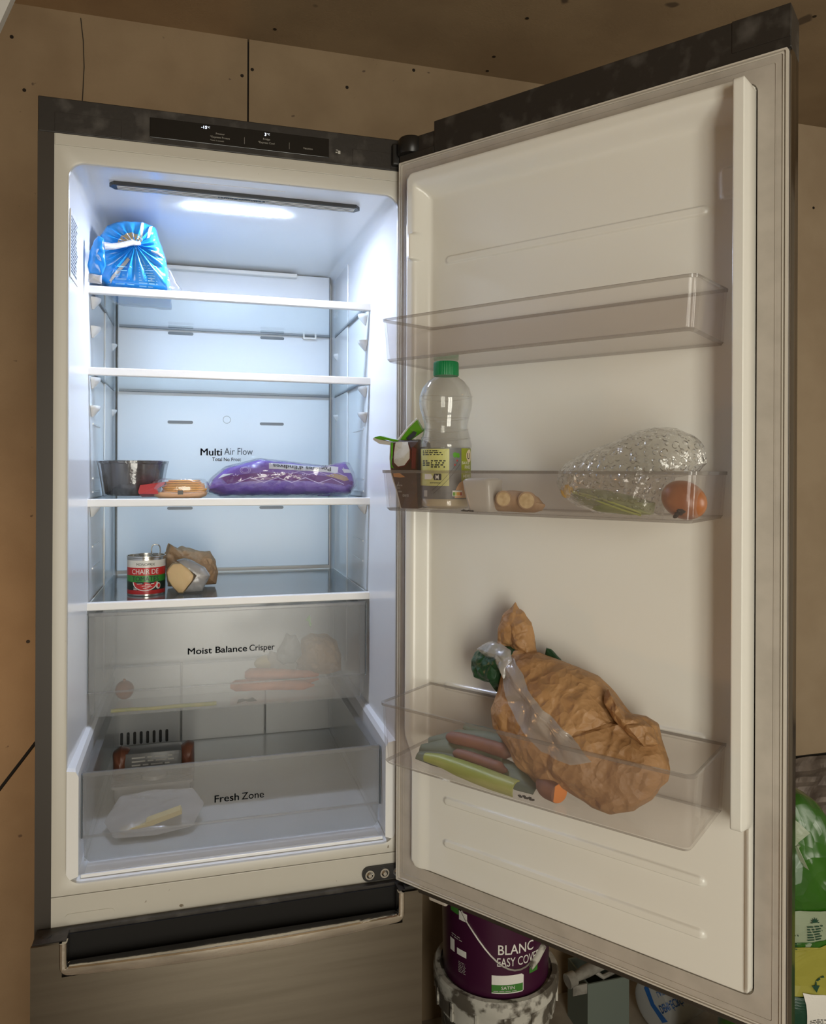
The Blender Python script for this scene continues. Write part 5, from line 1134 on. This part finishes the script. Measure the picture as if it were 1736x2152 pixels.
single('green_plastic_scrap', 'small dark green plastic corner behind the top of kraft bag', 'plastic bag', PIL([D(u, 0.030, z) for u, z in [(0.288, 1.214), (0.290, 1.226), (0.297, 1.225), (0.306, 1.217), (0.314, 1.210), (0.300, 1.204)]], D(0.299, 0.03, 1.215), (0, -1, 0), 0.006, 0.006, rings=6, seg=36, amp=0.003, sc=60, seed=70), m_gbag, DOOR, smooth=True)
# leek trimmings, dull carrots, cut carrot
def strap(bm, pts, widths, th=0.0016, curl=0.35, upv=(0, -0.35, 1)):
    pts = [Vector(p) for p in pts]; n = len(pts); loops = []; U = Vector(upv).normalized()
    for i, p in enumerate(pts):
        t_ = (pts[min(i+1, n-1)]-pts[max(i-1, 0)]).normalized(); s = t_.cross(U).normalized(); v = s.cross(t_).normalized(); w = widths[i]
        top = [p+s*w*k/4+v*(w*curl*(1-(k/4)**2)) for k in range(-4, 5)]; loops.append(top+[q-v*th for q in reversed(top)])
    loft(bm, loops); return bm
bm = strap(bmesh.new(), [D(0.140, 0.112, F3+0.0125), D(0.165, 0.110, F3+0.0130), D(0.195, 0.110, F3+0.010), D(0.225, 0.111, F3+0.008), D(0.255, 0.113, F3+0.0065), D(0.290, 0.116, F3+0.0060)], [0.006, 0.009, 0.0115, 0.0125, 0.0125, 0.0115], 0.003, 0.75, (0.1, -0.75, 0.75))
single('leek_stalk', 'pale green leek stalk lying at the front of the lowest door bin', 'vegetable', bm, m_leek, DOOR, smooth=True)
LVS = [([(0.112, 0.085, 0.010), (0.15, 0.082, 0.020), (0.20, 0.078, 0.026), (0.245, 0.07, 0.024)], 0.013, 'uppermost grey green leek leaf in the lowest door bin'), ([(0.114, 0.095, 0.004), (0.15, 0.098, 0.008), (0.19, 0.10, 0.010), (0.235, 0.10, 0.009)], 0.012, 'grey green leek leaf beneath the pale leek stalk'), ([(0.120, 0.075, 0.020), (0.16, 0.062, 0.032), (0.21, 0.055, 0.038), (0.265, 0.050, 0.034)], 0.011, 'rearmost grey green leek leaf in the lowest door bin'), ([(0.225, 0.070, 0.018), (0.255, 0.082, 0.012), (0.285, 0.09, 0.006), (0.310, 0.095, 0.003)], 0.015, 'broad grey green leek leaf reaching towards the kraft bag'), ([(0.165, 0.048, 0.045), (0.195, 0.042, 0.040), (0.228, 0.040, 0.034), (0.25, 0.042, 0.028)], 0.009, 'curled grey leek leaf rising behind the dull carrots')]
for pts, w, lb_ in LVS:
    bm = strap(bmesh.new(), [D(u, n, F3+z) for u, n, z in pts], [w*0.55, w, w*1.05, w*0.6], 0.0012, 0.25, (0.2, -0.6, 0.8)); single('leek_leaf', lb_, 'vegetable', bm, m_leekgrey, DOOR, 'wilted leek leaves', smooth=True)
carrot('carrot', 'upper dull carrot lying on leek leaves in the lowest door bin', D(0.155, 0.078, F3+0.0350), D(0.262, 0.066, F3+0.0310), 0.0085, 0.0105, m_carrotdull, DOOR)
carrot('carrot', 'lower dull carrot beside the pale leek stalk in the lowest door bin', D(0.175, 0.090, F3+0.0190), D(0.262, 0.090, F3+0.0150), 0.0070, 0.0095, m_carrotdull, DOOR)
t = DT('cut_carrot', 'stub of carrot with bright orange cut face beside the kraft bag', 'carrot', 0.335, 0.114, F3)
bm = bmesh.new(); p0, p1 = D(0.316, 0.100, F3+0.0160), D(0.3500, 0.1130, F3+0.0135); tube(bm, [p0.lerp(p1, k/6) for k in range(7)], [0.006, 0.0110, 0.0135, 0.0145, 0.0142, 0.0135, 0.0128], 24); t.part('root', bm, m_carrotdull, smooth=True, ang=0.9)
bm = bmesh.new(); d = (p1-p0).normalized(); disc(bm, p1+d*0.0001, d+Vector((0.15, -0.25, 0)), 0.0122, 0.0010, 28); t.part('cut_face', bm, m_ccut, label='bright orange cut face')
bm = bmesh.new()
for k in range(8): blob(bm, D(0.300+0.0028*k, 0.124+0.002*math.sin(k*2.2), F3+0.0014), (0.0026, 0.0016, 0.0013), 0.5, 300, k+3, 2)
o = single('crumb', 'dark crumbs between the leek stalk and the cut carrot', 'food crumbs', bm, m_crumb, DOOR); o['kind'] = 'stuff'

# ------------------------------------------------------------------ things behind and beside the refrigerator
PX, PYY = 0.905, 0.420
t = Thing('splattered_bucket', 'paint splattered white lidded bucket on the floor behind the open door', 'bucket', (PX, PYY, 0.0))
spl = lambda r, z, a: r*(1+0.012*noise.noise(Vector((math.cos(a)*5, math.sin(a)*5, z*30))))
bm = bmesh.new(); lathe(bm, [(0.112, 0.001), (0.118, 0.01), (0.128, 0.265), (0.128, 0.27)], (PX, PYY, 0), 64, spl); t.part('bucket_body', bm, m_paildirty, smooth=True, ang=0.6)
bm = bmesh.new(); lathe(bm, [(0.129, 0.248), (0.139, 0.252), (0.141, 0.292), (0.145, 0.298), (0.145, 0.322), (0.141, 0.327), (0.130, 0.327), (0.128, 0.317), (0.0, 0.316)], (PX, PYY, 0), 72, spl, cap0=False, cap1=False); lid = t.part('lid', bm, m_pailwhite, smooth=True, ang=0.6)
for k in range(14):
    a = 2*math.pi*k/14; bm = bmesh.new(); c = Vector((PX+0.1415*math.cos(a), PYY+0.1415*math.sin(a), 0))
    box(bm, -0.0025, 0.0025, -0.003, 0.003, 0.254, 0.294); bmesh.ops.transform(bm, matrix=Matrix.Translation(c) @ Matrix.Rotation(a, 4, 'Z'), verts=bm.verts[:]); t.part('lid_rib', bm, m_pailwhite, lid)
t = Thing('paint_pail', 'plum coloured paint pail with white lettering standing on the splattered bucket', 'paint bucket', (PX, PYY, 0.3166))
QZ = 0.317
bm = bmesh.new(); lathe(bm, [(0.116, 0.0), (0.122, 0.004), (0.1285, 0.30), (0.136, 0.302), (0.136, 0.325), (0.128, 0.328), (0.0, 0.324)], (PX, PYY, QZ), 72, cap1=False); pail = t.part('pail_body', bm, m_purplepail, smooth=True, ang=0.6)
PR = 0.1245
vp = math.atan2(CAMLOC.y-PYY, CAMLOC.x-PX)
def cylP(off): return lambda a, b: Vector((PX+(0.1222+0.0217*b+off)*math.cos(vp+a/PR), PYY+(0.1222+0.0217*b+off)*math.sin(vp+a/PR), QZ+b))
g1, g2, g3 = cylP(0.0005), cylP(0.0010), cylP(0.0015)
t.part('lettering', TX('BLANC', g1, width=0.084, height=0.0215, at=(0.006, 0.1040), bold=0.01), m_wprint, pail)
t.part('lettering', TX('EASY COVER', g1, width=0.106, height=0.0190, at=(0.004, 0.0780), bold=0.006), m_wprint, pail)
bm = bmesh.new(); patch(bm, [(-0.008, 0.0180), (0.062, 0.0180), (0.065, 0.021), (0.065, 0.054), (0.060, 0.0580), (-0.008, 0.0580)], g1, n=6); t.part('white_label', bm, m_wprint, pail)
bm = bmesh.new(); patch(bm, rect(-0.008, 0.063, 0.0205, 0.0375), g2, n=6); t.part('green_label', bm, m_satingreen, pail)
t.part('lettering', TX('SATIN', g3, width=0.030, height=0.0070, at=(0.013, 0.0278), bold=0.01), m_wprint, pail)
bm = bmesh.new(); greek(bm, g3, -0.004, 0.060, 0.0218, 0.0255, 1, 5, 0.5); t.part('small_print', bm, m_gprint, pail); bm = greek(bmesh.new(), g1, -0.112, -0.076, 0.110, 0.120, 2, 6, 0.4); t.part('small_print', bm, m_gprint, pail); bm = greek(bmesh.new(), g1, -0.090, -0.068, 0.040, 0.066, 7, 7, 0.35); t.part('small_print', bm, m_gprint, pail)
bm = bmesh.new(); patch(bm, rect(-0.118, -0.102, 0.078, 0.106), g1, n=3); t.part('radiator_symbol', bm, m_wprint, pail)
bm = bmesh.new(); patch(bm, rect(-0.094, -0.067, 0.079, 0.093), g1, n=3); t.part('white_sticker', bm, m_wprint, pail)
bm = bmesh.new(); patch(bm, rect(-0.114, -0.088, 0.168, 0.186), g1, n=3); t.part('green_panel', bm, m_satingreen, pail)
bm = bmesh.new(); patch(bm, rect(0.080, 0.105, 0.052, 0.064), g1, n=3); t.part('green_panel', bm, m_satingreen, pail)
bm = bmesh.new(); patch(bm, [(-0.086, 0.160), (-0.064, 0.160), (-0.064, 0.178), (-0.086, 0.180)], g2, n=3); t.part('bail_ear', bm, m_wprint, pail)
bm = bmesh.new(); tube(bm, [g2(-0.079, 0.182)]+[g3(-0.076+0.158*k/12, 0.172-0.104*math.sin(math.pi*0.62*k/12)**1.2) for k in range(1, 13)], 0.0021, 8); t.part('bail_wire', bm, m_wire, pail, smooth=True)
bm = bmesh.new(); tube(bm, [g3(0.080, 0.068), g3(0.099, 0.079), g3(0.124, 0.098)], 0.0085, 12); t.part('bail_grip', bm, m_pailwhite, pail, smooth=True)
# open card box with a caulking gun on it, behind the door
t = Thing('card_box', 'small open grey card box on the floor behind the splattered bucket', 'box', (1.26, 0.575, 0.0))
bm = bmesh.new()
for a in ((1.20, 1.32, 0.52, 0.524, 0, 0.155), (1.20, 1.32, 0.626, 0.63, 0, 0.155), (1.20, 1.204, 0.524, 0.626, 0, 0.155), (1.316, 1.32, 0.524, 0.626, 0, 0.155), (1.204, 1.316, 0.524, 0.626, 0, 0.004)): box(bm, *a)
t.part('box_body', bm, m_boxgreen)
t.part('flap', B(1.16, 1.20, 0.523, 0.527, 0.13, 0.155), m_tool)
t = Thing('caulking_gun', 'dusty grey caulking gun resting across the small card box', 'tool', (1.27, 0.545, 0.156))
bm = bmesh.new(); tube(bm, [(1.165, 0.530, 0.171), (1.20, 0.538, 0.176), (1.42, 0.575, 0.205)], [0.010, 0.015, 0.015], 14); t.part('barrel', bm, m_tool, smooth=True)
bm = bmesh.new(); tube(bm, [(1.145, 0.526, 0.169), (1.168, 0.530, 0.172)], [0.018, 0.017], 14); t.part('end_nut', bm, m_tool, smooth=True)
bm = bmesh.new(); tube(bm, [(1.235, 0.540, 0.168), (1.25, 0.532, 0.158), (1.33, 0.55, 0.164), (1.40, 0.566, 0.176)], 0.006, 8); t.part('trigger', bm, m_tool, smooth=True)
# milk bottle lying behind the door
t = Thing('milk_bottle', 'white plastic milk bottle with blue label lying on the floor', 'bottle', (1.48, 0.545, 0.0))
bm = bmesh.new(); ax0, ax1 = Vector((1.385, 0.520, 0.0665)), Vector((1.590, 0.575, 0.0665)); dd = (ax1-ax0)
tube(bm, [ax0+dd*s for s in (0.0, 0.02, 0.08, 0.45, 0.8, 0.88, 0.97, 1.0)], [0.045, 0.058, 0.064, 0.064, 0.062, 0.045, 0.022, 0.020], 32); mb_ = bm.copy(); mk = t.part('bottle_body', bm, m_milk, smooth=True, ang=0.8)
toc = Vector((-0.62, -0.75, 0.55)).normalized(); fm = on_mesh(mb_, -toc, 0.0015)
mx_ = dd.normalized(); mz_ = toc.cross(mx_).normalized()*-1
mc = ax0+dd*0.35
MM = lambda a, b: fm(mc+mx_*a+mz_*b)
MM2 = lambda a, b: MM(a, b)+toc*0.001
bm = bmesh.new(); patch(bm, [(-0.068, -0.04), (-0.048, -0.045), (-0.058, 0.0), (-0.040, 0.045), (-0.062, 0.042), (-0.074, 0.0)], MM, n=5); t.part('blue_band', bm, m_milkblue, mk)
bm = bmesh.new(); patch(bm, [(0.0, -0.055), (0.05, -0.05), (0.07, -0.02), (0.03, -0.03)], MM, n=5); t.part('green_patch', bm, m_satingreen, mk)
bm = bmesh.new(); put_text(bm, 'DEMI-ÉCRÉMÉ', MM2, width=0.105, height=0.018, at=(-0.045, 0.008), bold=0.02); put_text(bm, 'LAIT', MM2, width=0.030, height=0.012, at=(-0.030, -0.020)); t.part('lettering', bm, m_milkblue, mk)
t.part('cap', tube(bmesh.new(), [ax1+dd*0.0, ax1+dd*0.06], 0.024, 20), m_milkblue, smooth=True, ang=0.6)
# green sack standing at the right
SX, SY = 1.55, 0.12
t = Thing('green_sack', 'glossy green plastic sack with printed panels standing right of the door', 'sack', (SX, SY, 0.0))
SK = [(1.30, 0.02), (1.31, 0.40), (1.33, 0.65), (1.38, 0.79), (1.46, 0.80), (1.505, 0.775), (1.56, 0.70), (1.63, 0.66), (1.73, 0.66), (1.79, 0.60), (1.80, 0.30), (1.79, 0.02), (1.55, 0.002)]
bm = PIL([(x, SY, z) for x, z in SK], (SX, SY, 0.36), (-0.05, -1, 0.05), 0.125, 0.12, rings=48, seg=200, amp=0.013, sc=12, seed=81, power=0.40)
for v in bm.verts: v.co.z = max(v.co.z, 0.0005)
sb = bm.copy(); sack = t.part('sack_body', bm, m_compost, smooth=True, ang=0.9)
fs_ = on_mesh(sb, (0, 1, 0), 0.0035); SS = lambda a, b: fs_((a, SY-0.3, b)); SS2 = lambda a, b: SS(a, b)-Vector((0, 0.0025, 0)); SS3 = lambda a, b: SS(a, b)-Vector((0, 0.0045, 0))
wave = lambda x, z: z+0.006*abs(math.sin((x-1.36)*42))
bm = bmesh.new(); patch(bm, [(1.345, 0.585), (1.40, 0.592), (1.46, 0.590), (1.54, 0.582), (1.56, 0.51), (1.345, 0.505)], SS, n=12); t.part('pale_panel', bm, m_compgrey, sack)
bm = bmesh.new(); patch(bm, [(1.345, 0.505)]+[(1.345+0.009*k, wave(1.345+0.009*k, 0.512+0.0008*k)) for k in range(25)]+[(1.56, 0.42), (1.345, 0.425)], SS2, n=5); t.part('yellow_panel', bm, m_compyel, sack)
bm = bmesh.new(); patch(bm, [(1.345, 0.506)]+[(1.345+0.009*k, wave(1.345+0.009*k, 0.521+0.0008*k)) for k in range(25)]+[(1.56, 0.505)], lambda a, b: SS(a, b)-Vector((0, 0.0008, 0)), n=4); t.part('green_hill_band', bm, m_compost, sack)
bm = bmesh.new(); patch(bm, [(1.345, 0.425), (1.46, 0.420), (1.50, 0.428), (1.56, 0.435), (1.56, 0.22), (1.345, 0.22)], SS2, n=12); t.part('dark_panel', bm, m_compdark, sack)
bm = bmesh.new(); patch(bm, [(1.352, 0.775), (1.385, 0.785), (1.42, 0.755), (1.440, 0.735), (1.41, 0.722), (1.39, 0.705), (1.352, 0.70)], SS, n=6); t.part('pale_patch', bm, m_compgrey, sack)
bm = bmesh.new()
for k in range(7):
    a = math.pi*k/6; c = (1.425, 0.571)
    patch(bm, [(c[0]+0.006*math.cos(a-0.2), c[1]+0.006*math.sin(a-0.2)), (c[0]+0.0105*math.cos(a), c[1]+0.0105*math.sin(a)), (c[0]+0.006*math.cos(a+0.2), c[1]+0.006*math.sin(a+0.2))], SS2, n=2)
patch(bm, [(1.425+0.006*math.cos(math.pi*k/8), 0.571+0.006*math.sin(math.pi*k/8)) for k in range(9)], SS2, n=2); t.part('sun_symbol', bm, m_compdark, sack)
bm = bmesh.new(); greek(bm, SS2, 1.408, 1.445, 0.535, 0.566, 6, 3, 0.45); t.part('small_print', bm, m_compdark, sack); bm = greek(bmesh.new(), SS2, 1.352, 1.392, 0.515, 0.560, 8, 5, 0.45); t.part('small_print', bm, m_compdark, sack); bm = greek(bmesh.new(), SS2, 1.462, 1.51, 0.552, 0.560, 1, 6, 0.45); t.part('small_print', bm, m_compdark, sack); bm = greek(bmesh.new(), SS3, 1.455, 1.50, 0.440, 0.466, 4, 8, 0.4); t.part('small_print', bm, m_compdark, sack)
bm = bmesh.new(); ar = [(1.4445, 0.463), (1.436, 0.460), (1.429, 0.453), (1.4265, 0.444)]
for p, q in zip(ar, ar[1:]): patch(bm, [p, q, (q[0]+0.004, q[1]-0.001), (p[0]+0.002, p[1]-0.004)], SS3, n=2)
patch(bm, [(1.4195, 0.4445), (1.437, 0.4435), (1.4275, 0.432)], SS3, n=3); t.part('arrow_symbol', bm, m_compdark, sack)
bm = bmesh.new(); patch(bm, [(1.400, 0.432), (1.449, 0.425), (1.455, 0.365), (1.406, 0.372)], SS3, n=6); card = t.part('white_card_print', bm, m_wprint, sack)
bm = bmesh.new(); greek(bm, lambda a, b: SS3(a, b)-Vector((0, 0.001, 0)), 1.411, 1.450, 0.369, 0.380, 3, 4, 0.4); t.part('card_small_print', bm, m_bprint, sack)
#@@SACK
single('white_trunking', 'white plastic trunking slanting across the upper left corner', 'trunking', tube(bmesh.new(), [(-0.038, 0.10, 2.555), (-0.058, 0.095, 2.23), (-0.079, 0.09, 2.17), (-0.16, 0.07, 1.95)], 0.011, 4), m_pvc)
#@@END
